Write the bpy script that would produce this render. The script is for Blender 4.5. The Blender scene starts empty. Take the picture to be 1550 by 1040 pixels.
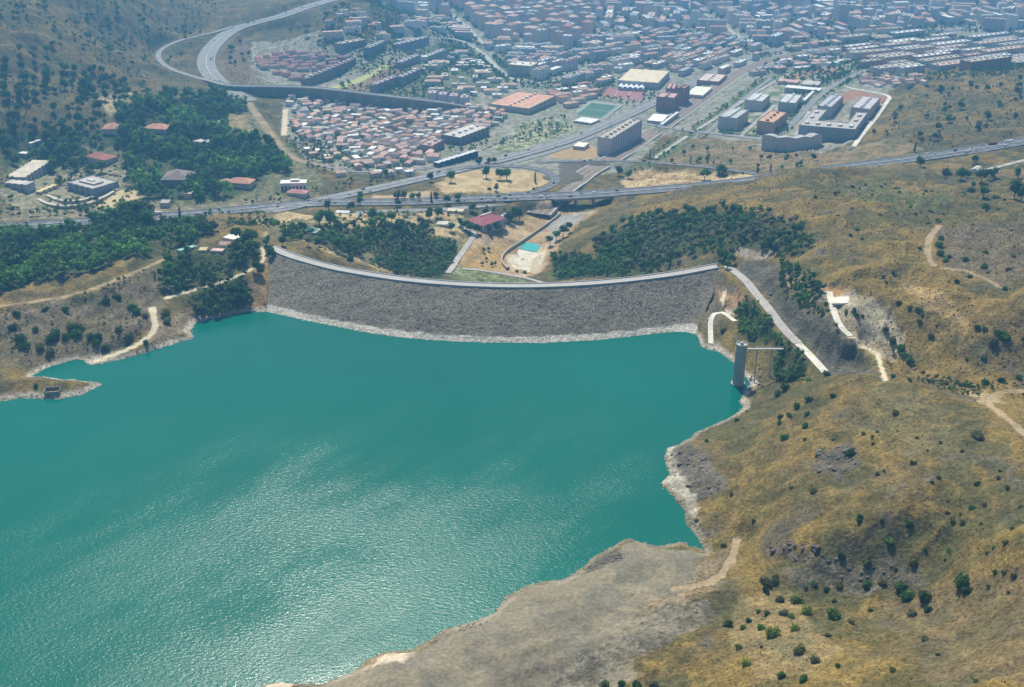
import bpy, math, random
import numpy as np
from mathutils import Vector

# ------------------------------------------------------------------ camera, sky, sun, exposure
SC = bpy.context.scene
COL = SC.collection
CAMZ, PITCH, FPX, CX, CY = 420.0, math.radians(25.4), 1660.0, 775.0, 520.0
cd = bpy.data.cameras.new('camera'); cam = bpy.data.objects.new('camera', cd); COL.objects.link(cam)
cam.location = (0, 0, CAMZ); cam.rotation_euler = (math.radians(90) - PITCH, 0, 0)
cd.sensor_width = 36; cd.lens = 36 * FPX / 1550; cd.clip_start = 1; cd.clip_end = 60000
SC.camera = cam
SUN_AZ, SUN_EL = math.radians(-13), math.radians(53)       # azimuth from +Y (minus = to -X)
W = bpy.data.worlds.new('World'); SC.world = W; W.use_nodes = True
wn = W.node_tree; wn.nodes.clear()
sky = wn.nodes.new('ShaderNodeTexSky'); sky.sky_type = 'NISHITA'; sky.sun_disc = False
sky.sun_elevation = SUN_EL; sky.sun_rotation = SUN_AZ; sky.air_density = 1.2; sky.dust_density = 1.0
bg = wn.nodes.new('ShaderNodeBackground'); bg.inputs[1].default_value = 0.085
wo = wn.nodes.new('ShaderNodeOutputWorld')
wn.links.new(sky.outputs[0], bg.inputs[0]); wn.links.new(bg.outputs[0], wo.inputs[0])
sl = bpy.data.lights.new('sun', 'SUN'); sl.energy = 4.8; sl.angle = math.radians(0.5); sl.color = (1, .94, .83)
so = bpy.data.objects.new('sun', sl); COL.objects.link(so)
sd_ = Vector((math.sin(SUN_AZ) * math.cos(SUN_EL), math.cos(SUN_AZ) * math.cos(SUN_EL), math.sin(SUN_EL)))
so.rotation_euler = sd_.to_track_quat('Z', 'Y').to_euler(); so.location = (0, 0, 900)
SC.view_settings.view_transform = 'Standard'; SC.view_settings.look = 'None'
SC.view_settings.exposure = 0.4; SC.view_settings.gamma = 1
SC.cycles.max_bounces = 5; SC.cycles.diffuse_bounces = 2; SC.cycles.glossy_bounces = 2
SC.cycles.volume_bounces = 1; SC.cycles.transparent_max_bounces = 4
SC.cycles.use_denoising = True; SC.cycles.denoiser = "OPENIMAGEDENOISE"; SC.cycles.denoising_input_passes = "RGB_ALBEDO_NORMAL"
HAZE_DENSITY = 0.00016

rng = np.random.default_rng(7); random.seed(7)

# ------------------------------------------------------------------ geometry of the view
cp, sp = math.cos(PITCH), math.sin(PITCH)
def ray(px, py):
    px = np.asarray(px, float); py = np.asarray(py, float)
    u = px - CX; v = CY - py
    return u, FPX * cp + v * sp, -FPX * sp + v * cp
def at_z(px, py, z):
    dx, dy, dz = ray(px, py); t = (z - CAMZ) / dz
    return dx * t, dy * t
def project(x, y, z):
    zz = np.asarray(z) - CAMZ
    depth = y * cp - zz * sp; up = y * sp + zz * cp
    return CX + FPX * x / depth, CY - FPX * up / depth
def depth_of(x, y, z): return y * cp - (z - CAMZ) * sp

# ------------------------------------------------------------------ noise
def _hash(ix, iy, s):
    h = (ix.astype(np.int64) * 374761393 + iy.astype(np.int64) * 668265263 + s * 1274126177) & 0xffffffff
    h = ((h ^ (h >> 13)) * 1274126177) & 0xffffffff
    return ((h ^ (h >> 16)) & 0xffff) / 65535.0
def vnoise(x, y, s=0):
    ix = np.floor(x); iy = np.floor(y); fx = x - ix; fy = y - iy
    fx = fx * fx * fx * (fx * (fx * 6 - 15) + 10); fy = fy * fy * fy * (fy * (fy * 6 - 15) + 10)
    a = _hash(ix, iy, s); b = _hash(ix + 1, iy, s); c = _hash(ix, iy + 1, s); d = _hash(ix + 1, iy + 1, s)
    return (a * (1 - fx) + b * fx) * (1 - fy) + (c * (1 - fx) + d * fx) * fy
def fbm(x, y, octs=4, s=0):
    t = 0; a = 1; n = 0; c, si = math.cos(.6), math.sin(.6)
    for k in range(octs):
        t = t + a * vnoise(x, y, s + k); n += a; a *= .5; x, y = (x * c - y * si) * 2.03 + 7, (x * si + y * c) * 2.03 - 3
    return t / n
def ridged(x, y, octs=4, s=0):
    t = 0; a = 1; n = 0; c, si = math.cos(.6), math.sin(.6)
    for k in range(octs):
        r = 1 - np.abs(2 * vnoise(x, y, s + k) - 1); t = t + a * r * r; n += a; a *= .5; x, y = (x * c - y * si) * 2.03 + 7, (x * si + y * c) * 2.03 - 3
    return t / n
def sst(a, b, x):
    t = np.clip((x - a) / (b - a), 0, 1); return t * t * (3 - 2 * t)

def in_poly(x, y, poly):
    P = np.asarray(poly, float); r = np.zeros(np.shape(x), bool)
    bb = (x >= P[:, 0].min()) & (x <= P[:, 0].max()) & (y >= P[:, 1].min()) & (y <= P[:, 1].max())
    if not bb.any(): return r
    xs = x[bb]; ys = y[bb]; q = np.zeros(xs.shape, bool)
    for (x1, y1), (x2, y2) in zip(P, np.roll(P, -1, 0)):
        if y1 == y2: continue
        c = ((y1 > ys) != (y2 > ys)) & (xs < (x2 - x1) * (ys - y1) / (y2 - y1) + x1); q ^= c
    r[bb] = q; return r
def dist_line(x, y, P, reach=1e9):
    """distance to an open polyline, index of the nearest segment and the parameter on it"""
    P = np.asarray(P, float); d = np.full(x.shape, 1e12); k = np.zeros(x.shape, np.int32); tt = np.zeros(x.shape)
    for i in range(len(P) - 1):
        x1, y1 = P[i]; x2, y2 = P[i + 1]
        m = (x > min(x1, x2) - reach) & (x < max(x1, x2) + reach) & (y > min(y1, y2) - reach) & (y < max(y1, y2) + reach) if reach < 1e8 else slice(None)
        xs = x[m]; ys = y[m]
        if xs.size == 0: continue
        L = (x2 - x1) ** 2 + (y2 - y1) ** 2 + 1e-9
        t = np.clip(((xs - x1) * (x2 - x1) + (ys - y1) * (y2 - y1)) / L, 0, 1)
        q = (xs - x1 - t * (x2 - x1)) ** 2 + (ys - y1 - t * (y2 - y1)) ** 2
        dm = d[m]; km = k[m]; tm = tt[m]; b = q < dm
        dm[b] = q[b]; km[b] = i; tm[b] = t[b]; d[m] = dm; k[m] = km; tt[m] = tm
    return np.sqrt(d), k, tt
def resample(P, step):
    P = np.asarray(P, float); s = np.r_[0, np.cumsum(np.linalg.norm(np.diff(P[:, :2], axis=0), axis=1))]
    n = max(2, int(s[-1] / step) + 1); q = np.linspace(0, s[-1], n)
    return np.stack([np.interp(q, s, P[:, i]) for i in range(P.shape[1])], 1)
def smooth_line(P, it=3):
    """Chaikin corner cutting, ends kept"""
    P = np.asarray(P, float)
    for _ in range(it):
        Q = np.empty((2 * len(P) - 2, P.shape[1])); Q[0::2] = .75 * P[:-1] + .25 * P[1:]; Q[1::2] = .25 * P[:-1] + .75 * P[1:]
        P = np.vstack([P[:1], Q, P[-1:]])
    return P

# ------------------------------------------------------------------ shore, dam lines (measured where z is known)
SHORE_PX = [(-500,640),(-150,622),(0,607),(30,602),(60,603),(90,605),(120,597),(158,583),(150,580),(120,577),(90,572),(65,571),(49,570),
 (62,561),(84,552),(114,545),(148,546),(182,541),(215,534),(256,522),(293,511),(286,502),(296,488),(318,482),(350,476),(374,472),(404,472),(424,476),
 (446,481),(471,487),(520,496),(560,504),(602,510),(669,516),(737,518.5),(804,519),(871,517),(920,513),(985,506),(1032,500.5),(1052,505.6),(1072,521),(1092,536),(1109,548),
 (1129,569.5),(1136,581),(1126,595),(1121,607),(1126,617),(1109,628),(1097,636),(1059,651),(1030,670),(1010.6,679),(1008,699),(1013,718),(998.6,732),(1020,751.5),(1039,775.6),
 (1042,797),(1063,819),(1071,836),(1058,830),(1044,826),(1030,820),(1010.6,827),(990,826),(972,823),(955,816),(940,819),(929,826),(915,837),(900,843),(872,864),(853,880),(830,881),
 (795,888.5),(766,899),(748.7,924.5),(737,930),(721.6,938),(687,948),(667.5,957.5),(644,973),(625,984.5),(578,988),(555,1004),(532,1019),(505,1027),(489,1034),(454.5,1037),
 (423.5,1031),(400,1035),(370,1050),(300,1120),(200,1300),(-700,1300)]
sx, sy = at_z(*np.array(SHORE_PX).T, 0.0)
SHORE = np.stack([sx, sy], 1)
CREST_PX = [(410,374),(428,383),(450,391),(500,405),(560,416),(620,424.5),(700,431),(780,433.5),(860,431.5),(940,425.5),(1020,415.5),(1070,406),(1092,402)]
CREST_Z = 29.0
cx_, cy_ = at_z(*np.array(CREST_PX).T, CREST_Z)
CREST = resample(smooth_line(np.stack([cx_, cy_], 1), 3), 6)
FOOT_PX = [(410,374)] + [(a, b) for a, b in CREST_PX[1:-1]] + [(1092,402)]
i0 = SHORE_PX.index((404,472)); i1 = SHORE_PX.index((1052,505.6))
FACE_SHORE = resample(smooth_line(SHORE[i0:i1 + 1], 1), 6)

# ------------------------------------------------------------------ heights: photo position and height above the lake
CTRL = [
 # right-hand foreground hill
 (1130,600,8),(1180,620,28),(1200,590,30),(1250,568,45),(1330,566,46),(1450,598,50),(1550,640,60),(1100,680,14),(1055,690,8),(1200,700,40),(1350,680,58),(1500,700,75),
 (1550,800,95),(1700,750,110),(1100,780,18),(1200,800,38),(1350,800,55),(1450,830,62),(1090,850,9),(1180,850,22),(1300,870,34),(1400,880,46),(1500,900,70),(1000,870,5),
 (900,900,4),(800,950,4),(700,1000,4),(1050,900,10),(1000,960,14),(950,1020,14),(1100,960,26),(1200,960,42),(1300,1000,62),(1400,950,58),(1500,1020,95),(1550,1040,105),
 (850,1030,5),(600,1030,3),(1200,1040,52),(1050,1040,28),(1300,1300,90),(900,1300,30),(1750,1200,140),(600,1300,12),(1900,700,130),
 # spillway valley
 (1085,405,30),(1140,440,29),(1170,490,27),(1200,520,25),(1250,562,20),(1160,400,38),(1200,440,46),(1260,500,44),(1300,540,32),(1340,565,24),(1270,455,51),(1330,490,50),
 (1180,390,42),(1110,388,35),(1140,500,16),(1110,500,6),(1150,560,12),(1180,570,18),(1100,450,16),(1090,480,8),
 # knoll and hills on the right
 (1205,258,35),(1150,278,18),(1100,292,12),(1300,277,34),(1400,290,52),(1500,290,48),(1580,270,36),(1250,330,62),(1350,330,70),(1450,340,76),(1550,350,82),(1150,350,46),
 (1200,380,50),(1300,400,68),(1400,420,70),(1500,430,78),(1580,460,84),(1400,480,58),(1500,520,60),(1580,560,52),(1450,575,38),(1380,545,36),(1050,360,28),(950,385,-15),
 (900,350,-26),(880,400,-38),(960,310,-8),(1030,312,6),(1000,340,12),(920,325,-30),(1800,400,110),(1800,560,90),
 # downstream valley
 (850,318,-50),(780,330,-46),(800,376,-56),(740,370,-45),(690,398,-38),(730,415,-40),(850,420,-46),(880,308,-50),(830,350,-52),(640,395,-25),
 (500,380,8),(450,372,22),(560,352,-6),(650,360,-22),(690,345,-32),(600,330,-22),(500,348,2),(420,362,22),(735,345,-36),
 # left ridge and shore
 (405,378,30),(350,358,31),(300,384,27),(250,388,27),(230,470,12),(350,432,17),(300,452,13),(130,440,28),(0,460,28),(-150,480,30),(60,500,18),(180,500,14),(100,520,8),(0,540,8),
 (-150,560,10),(100,405,22),(100,370,-2),(0,362,-14),(0,410,24),(220,360,5),(60,590,3.5),(0,590,4),(-150,600,5),(390,440,14),(385,410,24),(200,420,27),(300,355,14),
 # motorway belt
 (0,340,-20),(110,336,-20),(230,329,-21),(330,322,-23),(430,310,-26),(560,308,-31),(650,303,-33),(760,298,-35),(500,325,-27),(620,318,-32),(-150,350,-18),
 (1000,287,-27),(1150,270,-12),(1300,252,-2),(1400,240,5),(1550,215,14),(1700,190,24),(750,275,-35),(850,265,-40),(900,285,-46),(940,275,-46),
 # gardens
 (300,280,-18),(200,260,-14),(100,270,-20),(100,300,-21),(350,200,-5),(250,200,0),(100,200,12),(400,240,-18),(450,280,-24),(30,240,-10),(330,250,-12),
 # hills behind them
 (50,150,48),(150,130,38),(60,100,72),(0,100,82),(0,0,150),(-150,0,170),(-150,200,60),(-200,300,0),(100,50,100),(150,0,108),(200,0,85),(250,0,60),(300,0,30),(350,0,25),(180,80,42),
 (240,40,30),(236,85,10),(300,95,8),(260,120,8),(320,60,14),(350,42,20),(320,110,3),(345,138,-4),(375,155,-10),(440,20,36),(410,190,-14),(470,45,8),(520,8,58),(500,30,42),(580,20,8),
 (560,50,-22),(400,70,0),(400,0,30),(450,0,46),(420,110,-12),(200,160,22),(300,150,2),(250,165,6),
 # city plain
 (500,200,-38),(600,250,-42),(700,200,-50),(450,180,-28),(450,100,-18),(550,120,-32),(700,100,-55),(800,150,-58),(900,250,-50),(1000,200,-58),(1000,100,-65),(1200,180,-50),
 (1100,230,-46),(1250,228,-36),(1330,190,-28),(1400,180,-5),(1450,150,5),(1550,130,8),(1400,125,-12),(1300,100,-50),(1500,95,-38),(1200,60,-70),(800,40,-70),(700,20,-68),
 (1550,30,-78),(1100,0,-75),(1700,0,-80),(1700,80,-50),(800,0,-75),(1400,215,2),(1550,180,20),(1700,160,30),(650,40,-60),(600,80,-45),(1480,110,-6)]
C = np.array(CTRL, float); wx, wy = at_z(C[:, 0], C[:, 1], C[:, 2]); K = np.stack([wx, wy, C[:, 2]], 1)
# the dam covers the valley: the ground under it is set low
extra = []
for i in range(8, len(CREST) - 8, 10):
    extra.append((CREST[i][0], CREST[i][1] + 10, -18 if 14 < i < len(CREST) - 16 else 2))
for a in range(-40, 41, 10):
    r = math.radians(a)
    for R, z in ((4300, -80), (6000, -80), (9500, -80)): extra.append((R * math.sin(r), R * math.cos(r), z if a > -22 else z + 190))
K = np.vstack([K, extra])
def tps(x1, y1, x2, y2):
    r2 = (x1[:, None] - x2[None]) ** 2 + (y1[:, None] - y2[None]) ** 2
    return .5 * r2 * np.log(r2 + 1e-6)
S = 1000.0; kx, ky = K[:, 0] / S, K[:, 1] / S; n = len(K)
A = np.zeros((n + 3, n + 3)); A[:n, :n] = tps(kx, ky, kx, ky) + np.eye(n) * 2e-4
A[:n, n] = 1; A[:n, n + 1] = kx; A[:n, n + 2] = ky; A[n, :n] = 1; A[n + 1, :n] = kx; A[n + 2, :n] = ky
wts = np.linalg.solve(A, np.r_[K[:, 2], 0, 0, 0])
GX0, GX1, GY0, GY1, GS = -6400, 6400, 0, 9700, 20.0
gxs = np.arange(GX0, GX1 + 1, GS); gys = np.arange(GY0, GY1 + 1, GS)
GB = np.zeros((len(gys), len(gxs)))
for j, yy in enumerate(gys):
    GB[j] = tps(gxs / S, np.full(len(gxs), yy / S), kx, ky) @ wts[:n] + wts[n] + wts[n + 1] * gxs / S + wts[n + 2] * yy / S
GB = np.clip(GB, -82, 190)
def grid_sample(G, x, y, x0, y0, s, cubic=False):
    fx = np.clip((x - x0) / s, 1, G.shape[1] - 3.001); fy = np.clip((y - y0) / s, 1, G.shape[0] - 3.001)
    ix = fx.astype(int); iy = fy.astype(int); fx = fx - ix; fy = fy - iy
    if not cubic:
        return (G[iy, ix] * (1 - fx) + G[iy, ix + 1] * fx) * (1 - fy) + (G[iy + 1, ix] * (1 - fx) + G[iy + 1, ix + 1] * fx) * fy
    def w(t): return ((-t + 2 * t * t - t ** 3) / 2, (2 - 5 * t * t + 3 * t ** 3) / 2, (t + 4 * t * t - 3 * t ** 3) / 2, (t ** 3 - t * t) / 2)
    wx_, wy_ = w(fx), w(fy); r = 0
    for b in range(4):
        q = 0
        for a in range(4): q = q + wx_[a] * G[iy + b - 1, ix + a - 1]
        r = r + wy_[b] * q
    return r
# how wild the relief is (0 in the built-up plain)
def poly_z(px_poly, z):
    p = np.array(px_poly, float); a, b = at_z(p[:, 0], p[:, 1], z); return np.stack([a, b], 1)
FLAT = [poly_z([(380,60),(560,70),(640,10),(600,-60),(1700,-60),(1700,100),(1480,85),(1340,140),(1310,215),(1190,235),(1100,250),(960,300),(700,310),(480,345),(230,340),(-200,350),(-200,330),(180,320),(480,270),(430,220),(430,150),(370,120)], -50),
        poly_z([(680,430),(700,370),(760,310),(860,310),(880,330),(820,380),(850,430)], -48),
        poly_z([(0,230),(180,180),(440,200),(480,290),(200,330),(0,340)], -15)]
AM = np.ones_like(GB); XX, YY = np.meshgrid(gxs, gys)
for P in FLAT: AM[in_poly(XX, YY, P)] = 0
for _ in range(3):
    AM = (np.roll(AM, 1, 0) + np.roll(AM, -1, 0) + AM * 2) / 4; AM = (np.roll(AM, 1, 1) + np.roll(AM, -1, 1) + AM * 2) / 4
CPOLY = np.vstack([CREST, FACE_SHORE[::-1]])

# plan grid that carries the road benches
RX0, RX1, RY0, RY1, RS = -1900, 2500, 300, 5000, 4.0
rxs = np.arange(RX0, RX1 + 1, RS); rys = np.arange(RY0, RY1 + 1, RS)
RXX, RYY = np.meshgrid(rxs, rys)
RZ = np.zeros(RXX.shape); RW = np.zeros(RXX.shape); OCC = np.zeros(RXX.shape, bool)

def H(x, y, roads=True):
    x = np.asarray(x, float); y = np.asarray(y, float); shp = x.shape; x = x.ravel(); y = y.ravel()
    h = grid_sample(GB, x, y, GX0, GY0, GS, True)
    am = grid_sample(AM, x, y, GX0, GY0, GS)
    big = ridged(x / 150, y / 150, 3, 3) - .5; mid = ridged(x / 46 + fbm(x / 60, y / 60, 2, 9), y / 46, 3, 11) - .45; fine = fbm(x / 9, y / 9, 3, 21) - .5
    near = .6 + .4 * sst(500, 900, y)
    h = h + am * (big * 13 + mid * 8 * near + fine * 2.6) + (1 - am) * fine * .5
    m = (y < 1500) & (x > -900) & (x < 900)
    if m.any():
        xs, ys = x[m], y[m]
        wxs = xs + (fbm(xs / 14, ys / 14, 3, 41) - .5) * 6; wys = ys + (fbm(xs / 14, ys / 14, 3, 51) - .5) * 6
        d, _, _ = dist_line(wxs, wys, SHORE); ins = in_poly(wxs, wys, SHORE)
        hh = h[m]
        k = sst(0, 70, d)
        bank = np.minimum(.42 * d, 6 + .2 * d)
        land = bank * (1 - k) + np.maximum(hh, np.where(ys < 880, 2.0, -90)) * k
        land = np.where(d < 70, np.maximum(land, .25 * d * (1 - k)), land)
        water = -np.minimum(.30 * d, 22) - .05
        hh = np.where(ins, water, land + .12)
        # under the dam
        ic = in_poly(xs, ys, CPOLY); dc, kk, tt = dist_line(xs, ys, CREST)
        zd = CREST_Z * d / (d + dc + 1e-6) - 3.0
        hh = np.where(ic & (dc < 130), np.minimum(hh, zd), hh)
        cyi = np.interp(xs, CREST[:, 0], CREST[:, 1]); span = (xs > CREST[3, 0]) & (xs < CREST[-4, 0]) & (ys >= cyi)
        hh = np.where(span & (dc < 160), np.minimum(hh, CREST_Z - 3 - .52 * np.maximum(dc - 6, 0) + sst(9, 60, dc) * 120), hh)
        h[m] = hh
    if roads:
        w_ = grid_sample(RW, x, y, RX0, RY0, RS); z_ = grid_sample(RZ, x, y, RX0, RY0, RS)
        inside = (x > RX0 + 8) & (x < RX1 - 8) & (y > RY0 + 8) & (y < RY1 - 8)
        w_ = np.where(inside, w_, 0); h = h * (1 - w_) + z_ * w_
    return h.reshape(shp)

NA, NR = 1300, 1100
AZ = np.linspace(math.radians(-40), math.radians(40), NA); RR = np.geomspace(215, 9000, NR)
AA, RRR = np.meshgrid(AZ, RR)
TX, TY = RRR * np.sin(AA), RRR * np.cos(AA)
def build_slopes(roads):
    global TZ, SL
    TZ = H(TX, TY, roads); SL = (CAMZ - TZ) / RRR
def cast(px, py):
    """where the sight line through a photo position meets the ground"""
    px = np.atleast_1d(np.asarray(px, float)); py = np.atleast_1d(np.asarray(py, float))
    dx, dy, dz = ray(px, py); hd = np.hypot(dx, dy); az = np.arctan2(dx, dy); td = -dz / hd
    f = np.clip((az - AZ[0]) / (AZ[1] - AZ[0]), 0, NA - 1.001); i = f.astype(int); f = f - i
    out = np.zeros((len(px), 3))
    for n_ in range(len(px)):
        s = SL[:, i[n_]] * (1 - f[n_]) + SL[:, i[n_] + 1] * f[n_]
        below = np.nonzero(s <= td[n_])[0]; k = below[0] if len(below) else NR - 1
        if k == 0: R = RR[0]
        else:
            s0, s1 = s[k - 1], s[k]; R = RR[k - 1] + (RR[k] - RR[k - 1]) * np.clip((s0 - td[n_]) / (s0 - s1 + 1e-12), 0, 1)
        out[n_] = (R * math.sin(az[n_]), R * math.cos(az[n_]), CAMZ - R * td[n_])
    return out
def cast1(px, py): return cast([px], [py])[0]
def Hp(x, y): return float(H(np.array([x]), np.array([y]))[0])
def cast_poly(pts, step=None):
    c = cast([p[0] for p in pts], [p[1] for p in pts]); return c[:, :2]
build_slopes(False)

# ------------------------------------------------------------------ roads: centre lines
def road_line(pts, offset=0, step=8, sm=3, zsm=9):
    """pts: (px, py) on the ground or (px, py, z) at a known height"""
    out = []
    for p in pts:
        if len(p) == 3: a, b = at_z(p[0], p[1], p[2]); out.append((float(a), float(b), p[2]))
        else: out.append(tuple(cast1(*p)))
    P = resample(smooth_line(out, sm), step)
    z = P[:, 2]; k = min(zsm, len(z) // 2 * 2 - 1)
    if k > 2:
        zp = np.pad(z, k // 2, mode='edge'); z = np.convolve(zp, np.ones(k) / k, 'valid')
    P[:, 2] = z[:len(P)] + offset
    return P
def carve(P, width, shoulder=14, gap=.45, skip=None):
    h = width / 2
    for i in range(0, len(P) - 1, 12):
        Q = P[i:i + 13]; rch = h + shoulder + 4
        x0, x1, y0, y1 = Q[:, 0].min() - rch, Q[:, 0].max() + rch, Q[:, 1].min() - rch, Q[:, 1].max() + rch
        a0 = max(0, int((x0 - RX0) / RS)); a1 = min(len(rxs), int((x1 - RX0) / RS) + 2); b0 = max(0, int((y0 - RY0) / RS)); b1 = min(len(rys), int((y1 - RY0) / RS) + 2)
        if a1 <= a0 or b1 <= b0: continue
        xs, ys = RXX[b0:b1, a0:a1], RYY[b0:b1, a0:a1]
        d, k, t = dist_line(xs, ys, Q[:, :2]); z = Q[k, 2] * (1 - t) + Q[np.minimum(k + 1, len(Q) - 1), 2] * t - gap
        w_ = 1 - sst(h + 4.5, h + 4.5 + shoulder, d)
        if skip is not None:
            w_ = np.where(in_poly(xs, ys, skip), 0, w_)
        ow = RW[b0:b1, a0:a1]; oz = RZ[b0:b1, a0:a1]; b = w_ > ow
        # keep the height defined beyond the bench so that it interpolates cleanly
        oz[(ow == 0) | b] = z[(ow == 0) | b]; ow[b] = w_[b]
        OCC[b0:b1, a0:a1] |= d < h + 3
ROADS = {}
def road(key, pts, width, mat, kind='road', carve_it=True, skip=None, offset=.0, shoulder=14, **kw):
    P = road_line(pts, offset, **kw); ROADS[key] = dict(P=P, w=width, mat=mat, kind=kind)
    if carve_it: carve(P, width, shoulder, skip=skip)
GAP = poly_z([(838,310),(838,285),(925,285),(925,310)], -38)
road('motorway', [(-220,352,-19),(0,345,-20),(110,337,-20),(230,329.5,-21),(330,321,-23),(430,311,-26),(500,306,-28),(560,307,-30),(650,305,-32),(700,302,-33),(760,300,-34),(840,297.5,-35),(920,293,-33),(1000,287,-27),(1080,280,-20),(1160,270.5,-11),(1240,259,-5),(1310,249,-1),(1400,238,5),(1470,228,9),(1550,214,14),(1700,190,24)], 27, 'asphalt', skip=GAP)
road('avenue', [(400,321,-25),(450,312,-27),(500,300,-29),(560,288,-33),(640,270,-39),(700,256,-44),(760,242,-48),(820,226,-52),(870,210,-55),(920,188,-57),(960,170,-59),(1000,151,-61),(1060,121,-64),(1130,87,-67),(1200,70,-69),(1300,57,-71),(1400,49,-74),(1560,36,-77)], 24, 'asphalt2')
road('ramp_loop', [(640,266,-40),(700,253,-43),(760,250,-43),(810,254,-42),(838,264,-41),(843,277,-39),(815,290,-37),(760,297,-35)], 14, 'asphalt')
road('slip_road', [(470,331,-28),(540,322,-30),(600,319,-32),(660,318,-33),(720,313,-35),(790,306,-38)], 12, 'asphalt2')
road('lower_ramp', [(812,246,-47),(860,244,-45),(940,243,-42),(1000,247,-38),(1060,252,-32),(1110,258,-25),(1160,266,-18)], 10, 'asphalt')
road('upper_motorway', [(560,-14,30),(470,8,38),(430,24,32),(385,35,26),(352,45,20),(328,63,14),(312,84,8),(312,105,3),(330,125,0),(352,141,-4),(378,155,-10)], 34, 'asphalt2')
road('branch_road', [(352,40,24),(330,48,20),(300,54,19),(268,62,16),(244,74,12),(237,86,10),(252,102,8),(285,114,5),(320,123,3)], 10, 'asphalt2')
road('overpass', [(955,183,-56),(985,189,-52),(1020,195,-50),(1060,200,-50),(1110,206,-50),(1152,211,-48)], 10, 'asphalt2')
road('riverside_road', [(990,240),(1040,206),(1080,181),(1120,156),(1165,127),(1200,110)], 7, 'pale')
road('district_street', [(1188,198),(1210,176),(1232,152),(1258,132),(1290,114),(1330,104)], 12, 'asphalt2')
road('block_street', [(1072,200),(1092,180),(1112,160),(1140,138),(1168,118)], 8, 'asphalt2')
road('cross_street', [(1118,150),(1170,152),(1222,158)], 8, 'asphalt2')
road('inner_street', [(1122,206),(1138,190),(1158,174),(1172,160)], 7, 'pale')
road('court_street', [(1200,216),(1213,190),(1226,168)], 8, 'pale')
road('avenue_side', [(738,256,-46),(800,240,-50),(850,226,-53),(900,206,-55)], 10, 'asphalt2')
road('path_by_courtyard', [(1292,222),(1304,205),(1325,180),(1342,155),(1350,144),(1310,138),(1280,132)], 7, 'white')
road('city_street', [(600,60),(680,55),(720,72),(745,95),(770,122),(830,128),(880,110),(930,90),(990,75)], 12, 'pale')
road('far_street', [(640,-5),(690,25),(735,70)], 12, 'pale')
road('far_boulevard', [(1020,-8),(1060,18),(1095,40),(1125,60)], 14, 'pale')
road('dirt_track', [(378,158),(395,182),(412,205),(428,228),(452,243),(490,250),(520,262)], 12, 'soil')
road('hamlet_lane', [(432,165),(431,185),(430,203)], 9, 'sand')
road('house_street', [(470,248),(540,262),(600,258),(650,256),(700,240)], 6, 'asphalt2')
road('valley_road', [(678,412),(686,403),(692,393),(703,378),(714,362),(722,354),(700,343),(680,338)], 7, 'concrete')
road('toe_road', [(690,403),(740,412),(790,421),(830,429)], 5, 'concrete')
road('spillway_road', [(1100,403,29.4),(1112,409),(1128,424),(1145,444),(1160,463),(1178,487),(1195,508),(1208,520)], 8.5, 'concrete', shoulder=8)
road('new_ramp', [(1208,520),(1222,532),(1236,548),(1250,565)], 7, 'white', shoulder=6)
road('boat_ramp', [(1076,523,.2),(1075.5,505),(1075,488),(1078,476),(1088,470),(1099,471),(1104,478),(1113,486)], 4.5, 'white', shoulder=5)
road('slab_road', [(1255,441),(1259,458),(1266,478),(1274,497),(1287,514)], 5.5, 'white', shoulder=5)
road('slab_pad', [(1260,455),(1272,455),(1285,454.5)], 13, 'white', shoulder=6)
road('slab_path', [(1287,514),(1305,524),(1320,533),(1330,548),(1340,568)], 4, 'sand', shoulder=4)
road('shore_ramp', [(146,546,.3),(170,538),(195,529),(219,517),(232,502),(235,488),(231,464)], 6, 'sand', shoulder=5)
road('hillside_path', [(252,450),(290,440),(330,430),(362,416),(393,400),(400,388),(398,374)], 4.5, 'sand', shoulder=5)
road('ridge_track', [(-60,468),(0,461),(60,456),(130,441),(170,424),(215,406),(250,392)], 6, 'soil', shoulder=6)
road('hill_track', [(1421,341),(1410,352),(1404,368),(1404,386),(1412,400)], 6, 'soil', shoulder=6)
road('hill_footpath', [(1424,404),(1460,412),(1490,420),(1514,432)], 4, 'soil', shoulder=6)
road('gully_track', [(1562,662),(1530,638),(1505,618),(1494,606),(1510,596),(1570,590)], 6, 'soil', shoulder=6)
road('hill_road', [(1470,256),(1490,258),(1530,248),(1570,238)], 7, 'pale', shoulder=6)
road('quay_track', [(1115,815),(1108,845),(1092,868),(1070,882),(1020,890)], 5, 'soil', shoulder=6)
build_slopes(True)

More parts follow.
